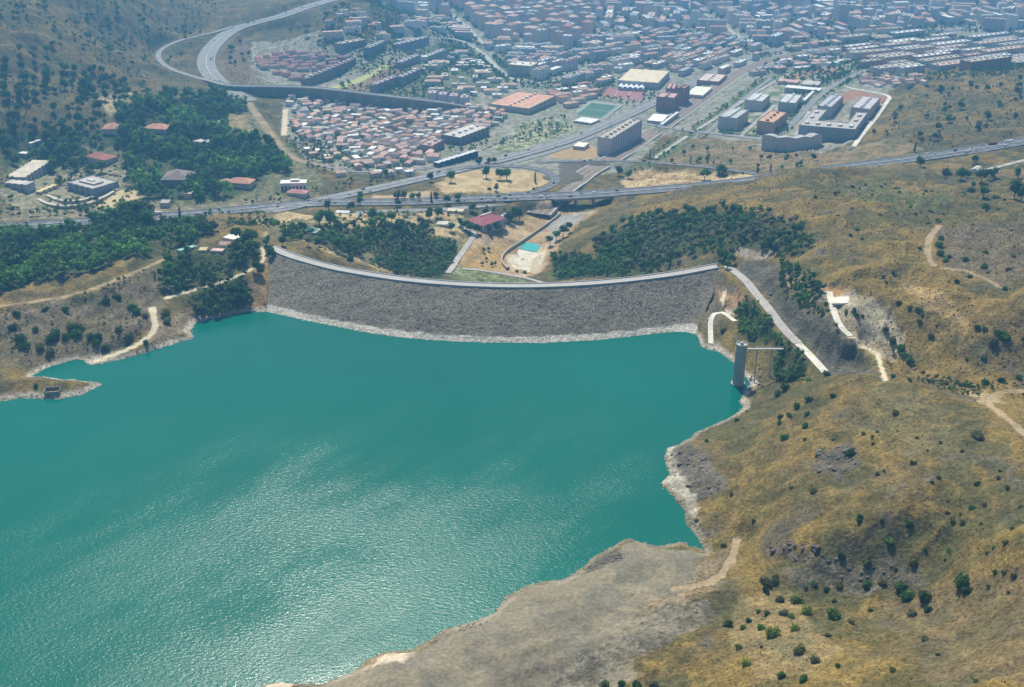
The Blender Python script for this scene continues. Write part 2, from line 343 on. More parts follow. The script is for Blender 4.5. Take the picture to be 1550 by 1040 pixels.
# ------------------------------------------------------------------ materials
def lin(c):
    return tuple((v / 12.92 if v <= .04045 else ((v + .055) / 1.055) ** 2.4) for v in c)
MATS = {}
class Nt:
    def __init__(s, name):
        s.m = bpy.data.materials.new(name); s.m.use_nodes = True; s.t = s.m.node_tree; s.t.nodes.clear()
        s.o = s.n('ShaderNodeOutputMaterial'); s.b = s.n('ShaderNodeBsdfPrincipled'); s.l(s.b.outputs[0], s.o.inputs[0])
        s.b.inputs['Roughness'].default_value = .9; s.b.inputs['Specular IOR Level'].default_value = .2
        MATS[name] = s.m
    def n(s, ty, **k):
        x = s.t.nodes.new(ty)
        for a, b in k.items(): setattr(x, a, b)
        return x
    def l(s, a, b): s.t.links.new(a, b)
    def noise(s, scale, detail=3, rough=.55, vec=None):
        x = s.n('ShaderNodeTexNoise'); x.inputs['Scale'].default_value = scale; x.inputs['Detail'].default_value = detail; x.inputs['Roughness'].default_value = rough
        if vec is not None: s.l(vec, x.inputs['Vector'])
        return x.outputs[0]
    def mr(s, v, a, b, c, d):
        x = s.n('ShaderNodeMapRange'); s.l(v, x.inputs[0])
        for i, q in enumerate((a, b, c, d)): x.inputs[i + 1].default_value = q
        return x.outputs[0]
    def math(s, op, a, b=None):
        x = s.n('ShaderNodeMath', operation=op)
        for i, q in enumerate((a, b)):
            if q is None: continue
            if isinstance(q, (int, float)): x.inputs[i].default_value = q
            else: s.l(q, x.inputs[i])
        return x.outputs[0]
    def mix(s, f, a, b, mode='MIX'):
        x = s.n('ShaderNodeMix', data_type='RGBA', blend_type=mode)
        for i, q in ((0, f), (6, a), (7, b)):
            if isinstance(q, (int, float)): x.inputs[i].default_value = q
            elif isinstance(q, tuple): x.inputs[i].default_value = (*q[:3], 1)
            else: s.l(q, x.inputs[i])
        return x.outputs[2]
    def val(s, v, col):
        """colour times scalar"""
        x = s.n('ShaderNodeVectorMath', operation='SCALE'); s.l(v, x.inputs['Scale'])
        if isinstance(col, tuple): x.inputs[0].default_value = col[:3]
        else: s.l(col, x.inputs[0])
        return x.outputs[0]
    def bump(s, h, strength, dist):
        x = s.n('ShaderNodeBump'); x.inputs['Strength'].default_value = strength; x.inputs['Distance'].default_value = dist
        s.l(h, x.inputs['Height']); s.l(x.outputs[0], s.b.inputs['Normal'])
def pos(t): return t.n('ShaderNodeNewGeometry').outputs['Position']

t = Nt('ground'); t.b.inputs['Specular IOR Level'].default_value = .04; p = pos(t); ca = t.n('ShaderNodeAttribute', attribute_name='tint').outputs[0]; ra = t.n('ShaderNodeAttribute', attribute_name='wild').outputs['Fac']
n1 = t.noise(.42, 5, .65, p); n2 = t.noise(.09, 4, .6, p); n3 = t.noise(1.6, 3, .6, p)
k = t.math('MULTIPLY', t.mr(n1, .3, .7, .48, 1.52), t.mr(n2, .3, .7, .75, 1.28)); k = t.math('MULTIPLY', k, t.mr(n3, .3, .7, .78, 1.24))
kk = t.math('ADD', t.math('MULTIPLY', t.math('SUBTRACT', k, 1.0), ra), 1.0)
t.l(t.val(kk, ca), t.b.inputs['Base Color']); t.bump(t.math('MULTIPLY', t.math('ADD', n1, n2), ra), .9, 1.6)

def simple(name, col, rough=.85, sc=1.5, amp=.12, spec=.3, sc2=.08):
    t = Nt(name); p = pos(t); n1 = t.noise(sc, 3, .6, p); n2 = t.noise(sc2, 3, .6, p)
    k = t.math('MULTIPLY', t.mr(n1, .3, .7, 1 - amp, 1 + amp), t.mr(n2, .3, .7, 1 - amp, 1 + amp))
    t.l(t.val(k, col), t.b.inputs['Base Color']); t.b.inputs['Roughness'].default_value = rough; t.b.inputs['Specular IOR Level'].default_value = spec
    return t
def tinted(name, rough=.85, sc=1.5, amp=.12, spec=.3):
    t = Nt(name); p = pos(t); ca = t.n('ShaderNodeAttribute', attribute_name='tint').outputs[0]; n1 = t.noise(sc, 3, .6, p); n2 = t.noise(.12, 2, .6, p)
    k = t.math('MULTIPLY', t.mr(n1, .3, .7, 1 - amp, 1 + amp), t.mr(n2, .3, .7, 1 - amp, 1 + amp))
    t.l(t.val(k, ca), t.b.inputs['Base Color']); t.b.inputs['Roughness'].default_value = rough; t.b.inputs['Specular IOR Level'].default_value = spec
    return t
tinted('paint'); tinted('roofing', .8, 1.2, .2)
simple('sand', (.52, .45, .32), amp=.15); simple('soil', (.36, .27, .17), amp=.25); simple('white', (.60, .57, .47), amp=.2, sc=.5); simple('concrete', (.36, .34, .31), amp=.18, sc=.4)
simple('pale', (.36, .34, .30), amp=.25, sc=.4); simple('wood_bark', (.09, .065, .045)); simple('crest_asphalt', (.37, .355, .325), amp=.08)
simple('rail_bed', (.20, .15, .11), amp=.25, sc=.3)
def asphalt(name, col):
    t = simple(name, col, .8, .5, .16)
    uv = t.n('ShaderNodeUVMap', uv_map='uv').outputs[0]; sep = t.n('ShaderNodeSeparateXYZ'); t.l(uv, sep.inputs[0]); u, v = sep.outputs[0], sep.outputs[1]
    base = t.b.inputs['Base Color'].links[0].from_socket
    m = None
    fr = t.math('FRACT', t.math('DIVIDE', u, 3.6)); near = t.math('LESS_THAN', fr, .07)
    dash = t.math('GREATER_THAN', t.math('FRACT', t.math('DIVIDE', v, 16.0)), .6)
    t.l(t.mix(t.math('MULTIPLY', t.math('MULTIPLY', near, dash), .8), base, (.65, .65, .62)), t.b.inputs['Base Color'])
asphalt('asphalt', (.105, .11, .118)); asphalt('asphalt2', (.20, .20, .195))

# facade: windows by storeys and bays, wall colour per building
t = Nt('facade'); uv = t.n('ShaderNodeUVMap', uv_map='uv').outputs[0]; sep = t.n('ShaderNodeSeparateXYZ'); t.l(uv, sep.inputs[0]); u, v = sep.outputs[0], sep.outputs[1]
fu = t.math('FRACT', t.math('DIVIDE', u, 3.4)); fv = t.math('FRACT', t.math('DIVIDE', v, 3.0))
wu = t.math('MULTIPLY', t.math('GREATER_THAN', fu, .28), t.math('LESS_THAN', fu, .72)); wv = t.math('MULTIPLY', t.math('GREATER_THAN', fv, .3), t.math('LESS_THAN', fv, .76))
wi = t.math('MULTIPLY', wu, wv); ca = t.n('ShaderNodeAttribute', attribute_name='tint').outputs[0]
cell = t.n('ShaderNodeTexWhiteNoise', noise_dimensions='2D'); cb = t.n('ShaderNodeCombineXYZ'); t.l(t.math('FLOOR', t.math('DIVIDE', u, 3.4)), cb.inputs[0]); t.l(t.math('FLOOR', t.math('DIVIDE', v, 3.0)), cb.inputs[1]); t.l(cb.outputs[0], cell.inputs['Vector'])
band = t.math('LESS_THAN', fv, .12)
g = t.val(t.mr(cell.outputs[0], 0, 1, .4, 1.6), (.05, .06, .075))
c0 = t.val(t.mr(t.noise(.25, 3, .6, pos(t)), .3, .7, .86, 1.14), ca); c1 = t.mix(t.math('MULTIPLY', band, .25), c0, (.5, .48, .45))
t.l(t.mix(t.math('MULTIPLY', wi, .42), c1, g), t.b.inputs['Base Color']); t.l(t.mr(wi, 0, 1, .85, .25), t.b.inputs['Roughness'])

def foliage(name, attr):
    t = Nt(name)
    if attr: ca = t.n('ShaderNodeAttribute', attribute_name='tint').outputs[0]
    else: ca = t.n('ShaderNodeObjectInfo').outputs['Color']
    r = t.n('ShaderNodeNewGeometry').outputs['Random Per Island']
    n1 = t.noise(.35, 3, .6, pos(t))
    k = t.math('MULTIPLY', t.mr(r, 0, 1, .6, 1.45), t.mr(n1, .3, .7, .7, 1.35))
    c = t.val(k, ca); t.l(c, t.b.inputs['Base Color']); t.b.inputs['Roughness'].default_value = .8; t.b.inputs['Specular IOR Level'].default_value = .08
    tr = t.n('ShaderNodeBsdfTranslucent'); t.l(t.val(t.math('MULTIPLY', k, 1.0), ca), tr.inputs[0])
    mx = t.n('ShaderNodeMixShader'); mx.inputs[0].default_value = .34; t.l(t.b.outputs[0], mx.inputs[1]); t.l(tr.outputs[0], mx.inputs[2]); t.l(mx.outputs[0], t.o.inputs[0])
foliage('leaves', False); foliage('leaves_mass', True)

# water: teal body, wind-ruffled gloss in streaks
t = Nt('lake_water'); p = pos(t)
mp0 = t.n('ShaderNodeMapping'); t.l(p, mp0.inputs[0]); mp0.inputs['Rotation'].default_value = (0, 0, math.radians(-48)); mp = t.n('ShaderNodeMapping'); t.l(mp0.outputs[0], mp.inputs[0]); mp.inputs['Scale'].default_value = (.38, 1, 1)
st = t.noise(.016, 5, .62, mp.outputs[0]); st2 = t.noise(.004, 3, .5, p)
mp2 = t.n('ShaderNodeMapping'); t.l(p, mp2.inputs[0]); mp2.inputs['Rotation'].default_value = (0, 0, math.radians(20)); mp2.inputs['Scale'].default_value = (.6, 1, 1)
wv1 = t.noise(.58, 3, .6, mp2.outputs[0]); wv2 = t.noise(1.7, 2, .6, mp2.outputs[0])
hgt = t.math('ADD', t.math('MULTIPLY', wv1, 1.0), t.math('MULTIPLY', wv2, .3))
ruf = t.math('MULTIPLY', t.mr(st, .36, .66, .62, 1.2), t.mr(st2, .38, .6, .6, 1.05))
spy = t.n('ShaderNodeSeparateXYZ'); t.l(p, spy.inputs[0]); shel = t.math('ADD', spy.outputs[1], t.math('MULTIPLY', spy.outputs[0], -.25)); ruf = t.math('MULTIPLY', ruf, t.mr(shel, 520, 860, 1.15, .28))
bp = t.n('ShaderNodeBump'); bp.inputs['Distance'].default_value = 1.0; t.l(t.math('MULTIPLY', ruf, .46), bp.inputs['Strength']); t.l(hgt, bp.inputs['Height']); t.l(bp.outputs[0], t.b.inputs['Normal'])
t.l(t.mr(ruf, .2, 1.2, .14, .29), t.b.inputs['Roughness']); t.b.inputs['Specular IOR Level'].default_value = .24; t.b.inputs["IOR"].default_value = 1.333
t.l(t.mix(t.mr(t.noise(.0035, 3, .5, p), .35, .65, 0, 1), (.0005, .104, .077), (.0006, .124, .091)), t.b.inputs['Base Color'])
simple('basin_water', (.04, .36, .32), .2, .5, .05, .5); simple('pond_water', (.03, .14, .11), .2, .5, .05, .5)

# dam rip-rap
t = Nt('riprap'); p = pos(t); ca = t.n('ShaderNodeAttribute', attribute_name='tint').outputs[0]
vo = t.n('ShaderNodeTexVoronoi'); vo.inputs['Scale'].default_value = .85; t.l(p, vo.inputs['Vector'])
mp = t.n('ShaderNodeMapping'); t.l(p, mp.inputs[0]); mp.inputs['Scale'].default_value = (.6, 1, 1.2)
n1 = t.noise(.30, 4, .65, mp.outputs[0]); n2 = t.noise(.05, 3, .6, p)
k = t.math('MULTIPLY', t.mr(vo.outputs['Color'], .2, .8, .7, 1.3), t.mr(n1, .32, .68, .74, 1.24)); k = t.math('MULTIPLY', k, t.mr(n2, .3, .7, .88, 1.12))
t.l(t.val(k, ca), t.b.inputs['Base Color']); t.bump(t.math('ADD', vo.outputs['Distance'], n1), .6, .8)

# ------------------------------------------------------------------ object helpers
def tag(o, label=None, cat=None, group=None, kind=None):
    if label: o['label'] = label
    if cat: o['category'] = cat
    if group: o['group'] = group
    if kind: o['kind'] = kind
    return o
def empty(name, loc, rz=0.0, label=None, cat=None, group=None):
    o = bpy.data.objects.new(name, None); COL.objects.link(o); o.location = loc; o.rotation_euler = (0, 0, rz); o.empty_display_size = 1
    return tag(o, label, cat, group)
class MB:
    """collects faces with a tint and wall uv (metres), links them as one mesh object"""
    def __init__(s): s.v = []; s.f = []; s.c = []; s.uv = []; s.mi = []
    def face(s, pts, col=(.5, .5, .5), uv=None, mi=0):
        k = len(s.v); s.v.extend(pts); s.f.append(tuple(range(k, k + len(pts)))); s.c.append(col); s.uv.extend(uv or [(0, 0)] * len(pts)); s.mi.append(mi)
    def prism(s, poly, z0, z1, col, top=None, mi=0, topmi=None, sides=True, cap=True, bottom=False):
        """poly CCW list of (x, y); z1 may be a list"""
        n = len(poly); zt = z1 if isinstance(z1, (list, tuple)) else [z1] * n; u = 0
        if sides:
            for i in range(n):
                a, b = poly[i], poly[(i + 1) % n]; L = math.hypot(b[0] - a[0], b[1] - a[1])
                s.face([(a[0], a[1], z0), (b[0], b[1], z0), (b[0], b[1], zt[(i + 1) % n]), (a[0], a[1], zt[i])], col, [(u, 0), (u + L, 0), (u + L, zt[(i + 1) % n] - z0), (u, zt[i] - z0)], mi); u += L
        if cap: s.face([(q[0], q[1], zt[i]) for i, q in enumerate(poly)], top or col, None, mi if topmi is None else topmi)
        if bottom: s.face([(q[0], q[1], z0) for q in reversed(poly)], col, None, mi)
    def box(s, x0, x1, y0, y1, z0, z1, col, mi=0, bottom=False):
        s.prism([(x0, y0), (x1, y0), (x1, y1), (x0, y1)], z0, z1, col, mi=mi, bottom=bottom)
    def tube(s, a, b, r0, r1, n=8, col=(.4, .4, .4), cap=True, mi=0):
        a = Vector(a); b = Vector(b); d = (b - a).normalized(); q = d.orthogonal().normalized(); w = d.cross(q)
        A = [a + (q * math.cos(t) + w * math.sin(t)) * r0 for t in [2 * math.pi * i / n for i in range(n)]]
        B = [b + (q * math.cos(t) + w * math.sin(t)) * r1 for t in [2 * math.pi * i / n for i in range(n)]]
        for i in range(n): s.face([tuple(A[i]), tuple(A[(i + 1) % n]), tuple(B[(i + 1) % n]), tuple(B[i])], col, mi=mi)
        if cap: s.face([tuple(q_) for q_ in B], col, mi=mi)
    def build(s, name, mats, parent=None, mesh_only=False):
        me = bpy.data.meshes.new(name); me.from_pydata(s.v, [], s.f)
        for m in (mats if isinstance(mats, (list, tuple)) else [mats]): me.materials.append(MATS[m])
        lt = [len(f) for f in s.f]
        ca = me.color_attributes.new('tint', 'FLOAT_COLOR', 'CORNER'); arr = np.repeat(np.array([(*c[:3], 1) for c in s.c], np.float32), lt, 0); ca.data.foreach_set('color', arr.ravel())
        ul = me.uv_layers.new(name='uv'); ul.data.foreach_set('uv', np.array(s.uv, np.float32).ravel())
        if max(s.mi) > 0: me.polygons.foreach_set('material_index', np.array(s.mi, np.int32))
        me.update()
        if mesh_only: return me
        o = bpy.data.objects.new(name, me); COL.objects.link(o)
        if parent is not None: o.parent = parent
        return o
def mesh_np(name, V, F, mats, tint=None, extra=None, parent=None, smooth=False, obj=True):
    """V (n,3), F (m,3|4) arrays; tint per vertex"""
    me = bpy.data.meshes.new(name); me.vertices.add(len(V)); me.vertices.foreach_set('co', np.asarray(V, np.float32).ravel())
    F = np.asarray(F, np.int32); k = F.shape[1]; me.loops.add(F.size); me.loops.foreach_set('vertex_index', F.ravel()); me.polygons.add(len(F))
    me.polygons.foreach_set('loop_start', np.arange(0, F.size, k, dtype=np.int32)); 
    if smooth: me.polygons.foreach_set('use_smooth', np.ones(len(F), bool))
    for m in (mats if isinstance(mats, (list, tuple)) else [mats]): me.materials.append(MATS[m])
    if tint is not None:
        a = me.color_attributes.new('tint', 'FLOAT_COLOR', 'POINT'); t4 = np.ones((len(V), 4), np.float32); t4[:, :3] = tint; a.data.foreach_set('color', t4.ravel())
    for nm, arr in (extra or {}).items():
        a = me.attributes.new(nm, 'FLOAT', 'POINT'); a.data.foreach_set('value', np.asarray(arr, np.float32))
    me.update(calc_edges=True)
    if not obj: return me
    o = bpy.data.objects.new(name, me); COL.objects.link(o)
    if parent is not None: o.parent = parent
    return o
def gridf(nr, nc):
    i = (np.arange(nr - 1)[:, None] * nc + np.arange(nc - 1)[None]).ravel(); return np.stack([i, i + 1, i + nc + 1, i + nc], 1)

# ------------------------------------------------------------------ ground cover
def pz(pts): return cast_poly(pts)
STRAW, BROWN, OLIVE, ROCK, PALE = (.205, .146, .048), (.146, .110, .050), (.100, .090, .035), (.128, .110, .078), (.46, .41, .33)
SOIL, TAN, URBAN, GREEN, DGREEN = (.30, .20, .085), (.47, .36, .19), (.30, .28, .235), (.075, .105, .035), (.04, .068, .024)
def ground_colour():
    x, y, z = TX, TY, TZ
    gz = np.gradient(TZ, axis=0) / np.gradient(RRR, axis=0)
    slope = np.abs(gz)
    c0_ = fbm(x / 6, y / 6, 2, 401); c1_ = fbm(x / 6, y / 6, 2, 411)
    wx_ = x + (fbm(x / 22, y / 22, 3, 61) - .5) * 16; wy_ = y + (fbm(x / 22, y / 22, 3, 71) - .5) * 16
    wx2 = x + (c0_ - .5) * 11 + (wx_ - x) * .6; wy2 = y + (c1_ - .5) * 11 + (wy_ - y) * .6; wx3 = x - (c1_ - .5) * 16 + (wx_ - x) * 1.3; wy3 = y + (c0_ - .5) * 16 + (wy_ - y) * 1.3
    a = fbm(x / 70, y / 70, 4, 81); b = fbm(x / 18, y / 18, 4, 91); c = fbm(x / 6, y / 6, 3, 101)
    def L(c1, c2, t): return c1 + (c2 - c1) * t[..., None]
    A_ = lambda q: np.array(q, float) * np.ones(x.shape + (1,))
    col = L(A_(STRAW), A_(BROWN), sst(.40, .62, a * .4 + b * .6)); col = L(col, A_(OLIVE), sst(.48, .64, a * .5 + c * .5) * .8)
    col = L(col, A_(ROCK), sst(.60, .74, b * .7 + ridged(x / 30, y / 30, 3, 5) * .3) * .8)
    col = L(col, A_(ROCK) * .75, sst(.62, .95, slope) * .7)
    gl = ridged(x / 46 + fbm(x / 60, y / 60, 2, 9), y / 46, 3, 11); col = L(col, A_((.075, .078, .036)), (1 - sst(.30, .46, gl)) * .7)
    tl = sst(60, -250, x - (y - 1500) * .35) * sst(1350, 1600, y); col = L(col, A_((.075, .08, .05)), tl * .3)
    wild = np.ones(x.shape)
    def paint(pts, colr, soft=1.0, var=None, wd=None, warp=True, pts_world=None):
        nonlocal col
        P = pz(pts) if pts_world is None else pts_world
        if warp:
            al = in_poly(wx_, wy_, P) * .4 + in_poly(wx2, wy2, P) * .35 + in_poly(wx3, wy3, P) * .25; m = al > 0
        else: m = in_poly(x, y, P); al = m * 1.0
        if not m.any(): return
        cc = np.array(colr) * np.ones((m.sum(), 3)); soft = soft * al[m][:, None]
        if var is not None:
            t_ = sst(.42, .6, b[m])[:, None] if var[1] == 'b' else sst(.42, .6, c[m])[:, None]
            cc = cc * (1 - t_) + np.array(var[0]) * t_
        col[m] = col[m] * (1 - soft) + cc * soft
        if wd is not None: wild[m] = wd
    # the built-up plain
    paint([(380,62),(470,50),(560,62),(610,30),(600,-20),(1700,-20),(1700,92),(1500,84),(1400,104),(1345,140),(1300,212),(1240,232),(1150,228),(1090,212),(1000,205),(960,250),(920,262),(760,268),(700,262),(600,262),(540,262),(470,250),(430,205),(430,150),(375,130)], URBAN, 1, ((.17, .18, .11), 'c'), .5)
    paint([(610,100),(640,70),(700,60),(760,100),(760,130),(700,150),(600,150),(520,140),(500,130)], (.17, .165, .10), .8, (GREEN, 'c'), .6)
    paint([(335,60),(372,48),(380,100),(400,130),(345,128),(322,105)], (.17, .135, .09), .8)
    paint([(505,133),(600,95),(618,108),(585,118),(565,140)], (.23, .165, .10), 1, None, .4, False)
    paint([(497,132),(590,94),(596,98),(512,136)], (.42, .42, .17), 1, None, .4, False)
    paint([(1175,118),(1230,105),(1275,102),(1262,112),(1210,122)], (.31, .19, .11), 1, None, .4)
    paint([(1274,142),(1290,136),(1320,142),(1345,148),(1330,158),(1300,146),(1275,158)], (.30, .17, .10), 1, None, .4, False)
    # strips beside the railway and the stream bed
    paint([(940,268),(985,238),(1020,212),(1070,180),(1120,142),(1160,118),(1190,110),(1130,156),(1050,206),(1000,245),(975,268)], (.085, .135, .045), 1, ((.20, .19, .10), 'c'), .8)
    paint([(1075,200),(1150,208),(1200,196),(1290,118),(1240,110),(1130,150)], (.12, .165, .06), .9, ((.36, .33, .27), 'b'), .7)
    paint([(985,245),(1060,208),(1145,214),(1150,230),(1240,232),(1310,218),(1400,224),(1320,240),(1160,262),(1060,250),(1000,247)], (.235, .17, .09), 1, ((.15, .13, .06), 'b'), 1)
    paint([(960,255),(1060,255),(1150,268),(1060,278),(970,288),(940,280)], (.30, .20, .10), 1, (TAN, 'b'), .8)
    paint([(1050,268),(1130,262),(1150,268),(1070,278)], TAN, .9, None, .6)
    paint([(660,278),(690,262),(760,256),(815,262),(832,275),(800,290),(740,293),(670,292)], TAN, 1, ((.38, .28, .14), 'b'), .6)
    paint([(845,244),(920,246),(900,262),(850,284),(846,265)], (.12, .105, .08), 1, None, .6)
    paint([(835,232),(880,212),(905,225),(905,240),(835,240)], (.36, .25, .13), 1, None, .5, False)
    paint([(740,222),(790,190),(850,180),(870,195),(800,222),(760,232)], (.38, .37, .24), 1, ((.12, .15, .06), 'c'), .8)
    # belt between the motorway and the dam
    paint([(380,330),(560,322),(690,320),(720,345),(690,385),(620,420),(540,395),(450,370),(400,360)], (.16, .15, .08), .9, (TAN, 'b'), 1)
    paint([(510,340),(660,326),(668,334),(540,346)], TAN, 1, None, .7)
    paint([(560,296),(650,288),(660,300),(560,306)], (.40, .29, .17), 1, None, .6)
    paint([(635,348),(688,340),(684,362),(650,360)], TAN, .9, None, .8)
    paint([(700,345),(770,340),(810,318),(840,313),(912,318),(880,335),(850,360),(835,385),(820,410),(790,420),(700,400),(690,395),(722,360)], (.34, .235, .12), 1, ((.44, .33, .19), 'b'), .9)
    paint([(690,402),(720,372),(765,375),(772,405),(750,414)], (.42, .27, .09), 1, ((.36, .25, .12), 'c'), .9)
    paint([(828,345),(855,325),(900,318),(880,332),(850,352),(830,370)], (.30, .285, .25), 1, None, .8)
    paint([(770,402),(775,386),(800,380),(826,382),(812,412),(785,408)], (.55, .50, .38), 1, None, .8)
    paint([(700,404),(790,421),(850,428),(700,428),(675,420)], (.12, .15, .055), 1, ((.24, .25, .12), 'c'), 1)
    paint([(836,392),(930,398),(940,414),(838,424)], (.075, .095, .04), 1, (GREEN, 'c'), 1)
    # gardens and their buildings
    paint([(0,195),(90,210),(190,190),(240,150),(372,140),(380,170),(430,215),(480,255),(490,285),(300,318),(0,332)], (.10, .115, .05), .95, ((.20, .18, .10), 'c'), 1)
    paint([(340,175),(360,165),(380,190),(400,230),(385,240),(350,205)], (.33, .24, .12), .9, ((.2, .17, .09), 'c'), 1)
    paint([(40,262),(170,252),(200,270),(175,300),(110,318),(20,322),(0,290)], (.33, .29, .20), .85, ((.17, .165, .09), 'c'), 1)
    paint([(130,320),(180,288),(215,285),(218,298),(190,305),(190,320)], (.50, .40, .23), 1, None, .7)
    paint([(0,318),(300,312),(480,290),(480,300),(300,322),(0,335)], (.30, .25, .17), .8, ((.15, .14, .08), 'c'), 1)
    paint([(150,150),(175,140),(215,140),(190,165),(165,180)], (.46, .38, .23), .8, ((.2, .17, .09), 'c'), 1)
    # woodland floors
    for pp in FOREST_PX: paint(pp, DGREEN, .85, ((.07, .075, .035), 'c'), 1)
    # ridge with the dirt track, slopes to the water
    paint([(0,470),(130,450),(250,400),(260,440),(240,500),(120,545),(0,560)], (.135, .115, .07), .75, ((.19, .15, .10), 'b'), 1)
    paint([(395,400),(425,385),(418,440),(412,470),(370,470),(385,430)], (.30, .19, .085), .9, ((.2, .15, .08), 'b'), 1)
    paint([(240,480),(300,470),(290,505),(245,520),(225,525)], (.24, .19, .12), .8, None, 1)
    # right abutment, excavated rock slope, slabs
    paint([(1055,410),(1092,406),(1112,440),(1108,470),(1075,500),(1058,500),(1050,450)], (.165, .135, .085), .9, ((.14, .13, .10), 'c'), 1)
    paint([(1088,440),(1110,446),(1118,462),(1112,474),(1098,472),(1090,458)], (.40, .25, .13), 1, None, .6)
    paint([(1090,455),(1096,438),(1100,442),(1094,466)], (.58, .52, .38), 1, None, .6, False)
    paint([(1097,466),(1114,466),(1112,476),(1099,474)], (.48, .43, .36), 1, None, .6, False)
    paint([(1112,402),(1150,390),(1176,402),(1180,440),(1230,470),(1300,540),(1328,566),(1255,568),(1230,538),(1180,482),(1150,438)], (.128, .116, .088), 1, ((.10, .092, .066), 'c'), 1)
    paint([(1110,378),(1172,378),(1170,388),(1120,388)], (.34, .29, .22), 1, None, .8)
    paint([(1230,440),(1250,436),(1320,448),(1350,480),(1370,510),(1340,540),(1290,515)], (.38, .33, .22), 1, ((.26, .23, .16), 'b'), .7)
    paint([(1258,449),(1284,449),(1286,460),(1260,460)], (.74, .70, .60), 1, None, .4, False)
    paint([(1240,432),(1285,436),(1285,447),(1250,447)], (.38, .22, .10), 1, None, .8)
    paint([(1300,515),(1360,520),(1370,532),(1330,540)], (.34, .27, .17), .9, None, 1)
    paint([(1180,412),(1210,412),(1240,440),(1250,460),(1300,520),(1290,530),(1230,470),(1190,440)], (.20, .16, .10), .8, ((.36, .24, .12), 'b'), 1)
    paint([(1365,430),(1400,432),(1440,470),(1475,515),(1455,505),(1400,465)], (.42, .29, .12), .8, ((.28, .2, .1), 'c'), 1)
    paint([(1460,592),(1500,594),(1515,606),(1490,612)], (.36, .28, .15), 1, None, .8)
    paint([(1420,350),(1550,330),(1560,420),(1500,430),(1430,400)], (.118, .100, .068), .8, ((.16, .125, .08), 'c'), 1)
    paint([(1240,275),(1330,265),(1450,300),(1400,320),(1280,300)], (.13, .135, .06), .5, (GREEN, 'c'), 1)
    paint([(1330,570),(1420,600),(1460,680),(1380,700),(1300,640)], (.17, .145, .07), .6, ((.13, .12, .06), 'c'), 1)
    # foreground: flat grey shelf, grey gully, bright grass
    paint([(1075,838),(955,820),(880,865),(760,905),(620,990),(430,1045),(900,1100),(1000,960),(1060,890)], (.225, .195, .135), 1, ((.185, .168, .125), 'b'), .55)
    paint([(880,870),(930,850),(940,838),(900,850)], (.085, .075, .06), .8, None, 1)
    paint([(1040,890),(1075,850),(1110,820),(1112,850),(1090,890),(980,930),(960,920)], (.27, .20, .11), .8, ((.22, .175, .11), 'b'), 1)
    paint([(985,940),(1070,905),(1075,925),(1040,960),(1000,985),(950,1005),(900,1040),(840,1040)], (.180, .162, .118), .95, ((.12, .108, .078), 'b'), 1)
    paint([(1180,868),(1260,840),(1380,850),(1410,880),(1380,890),(1200,895)], (.17, .152, .108), .9, ((.125, .112, .08), 'b'), 1)
    paint([(1165,822),(1220,822),(1260,850),(1210,848),(1165,835)], (.085, .072, .06), .85, ((.15, .12, .09), 'c'), 1)
    paint([(1240,690),(1290,670),(1300,700),(1270,725),(1230,715)], (.13, .115, .10), .7, ((.1, .09, .08), 'c'), 1)
    paint([(1012,680),(1040,668),(1090,715),(1100,740),(1060,760),(1030,735),(1018,705)], (.115, .102, .075), .95, ((.15, .13, .105), 'c'), 1)
    paint([(1340,915),(1400,935),(1460,965),(1500,1000),(1420,960),(1360,940)], (.33, .25, .10), .7, None, 1)
    paint([(1120,900),(1200,905),(1290,980),(1240,1020),(1150,1025),(1100,960)], (.27, .20, .095), .7, ((.2, .165, .08), 'b'), 1)
    paint([(1330,870),(1550,860),(1600,1040),(1400,1040),(1350,940)], (.155, .115, .065), .7, ((.12, .10, .05), 'b'), 1)
    # bleached strip that the falling water leaves
    m = (y < 1200) & (x > -700) & (x < 520) & (z > -1) & (z < 9)
    d, _, _ = dist_line(x[m], y[m], SHORE); wv = (fbm(x[m] / 25, y[m] / 25, 3, 120) - .5) * 5
    t_ = 1 - sst(1.3, 3.0, z[m] + wv * .5); t_ = t_ * (1 - sst(7, 14, d))
    far_bank = sst(700, 820, y[m]); t_ = t_ * (.30 + .62 * far_bank)
    q = col[m]; col[m] = q * (1 - t_[:, None]) + np.array(PALE) * .92 * t_[:, None]
    paint([(1008,682),(1020,674),(1018,700),(1032,722),(1054,752),(1064,775),(1056,800),(1045,795),(1042,775),(1016,745),(998,734),(1012,716)], (.46, .42, .33), .9, ((.36, .31, .24), 'c'), .9)
    paint([(540,1020),(580,992),(628,986),(615,1000),(560,1012)], (.58, .48, .35), .95, None, .5)
    paint([(395,1040),(420,1030),(450,1034),(450,1060),(395,1060)], (.55, .46, .33), .95, None, .5)
    m = (z < 0) & in_poly(x, y, SHORE); col[m] = np.array((.10, .13, .08))
    for key, r in ROADS.items():
        if r['mat'] not in ('sand', 'soil'): continue
        P = r['P']; m = (x > P[:, 0].min() - 20) & (x < P[:, 0].max() + 20) & (y > P[:, 1].min() - 20) & (y < P[:, 1].max() + 20)
        if not m.any(): continue
        xs, ys = x[m], y[m]; d, _, _ = dist_line(xs + (fbm(xs / 7, ys / 7, 2, 130) - .5) * 3, ys + (fbm(xs / 7, ys / 7, 2, 133) - .5) * 3, P[:, :2])
        t_ = (1 - sst(.40, .62, d / r['w'])) * (.95 if r['mat'] == 'sand' else .6 + .4 * sst(.3, .5, fbm(xs / 15, ys / 15, 2, 136))); q = col[m]
        col[m] = q * (1 - t_[:, None]) + np.array((.56, .49, .34) if r['mat'] == 'sand' else (.34, .26, .155)) * t_[:, None]; wild[m] = wild[m] * (1 - .6 * t_)
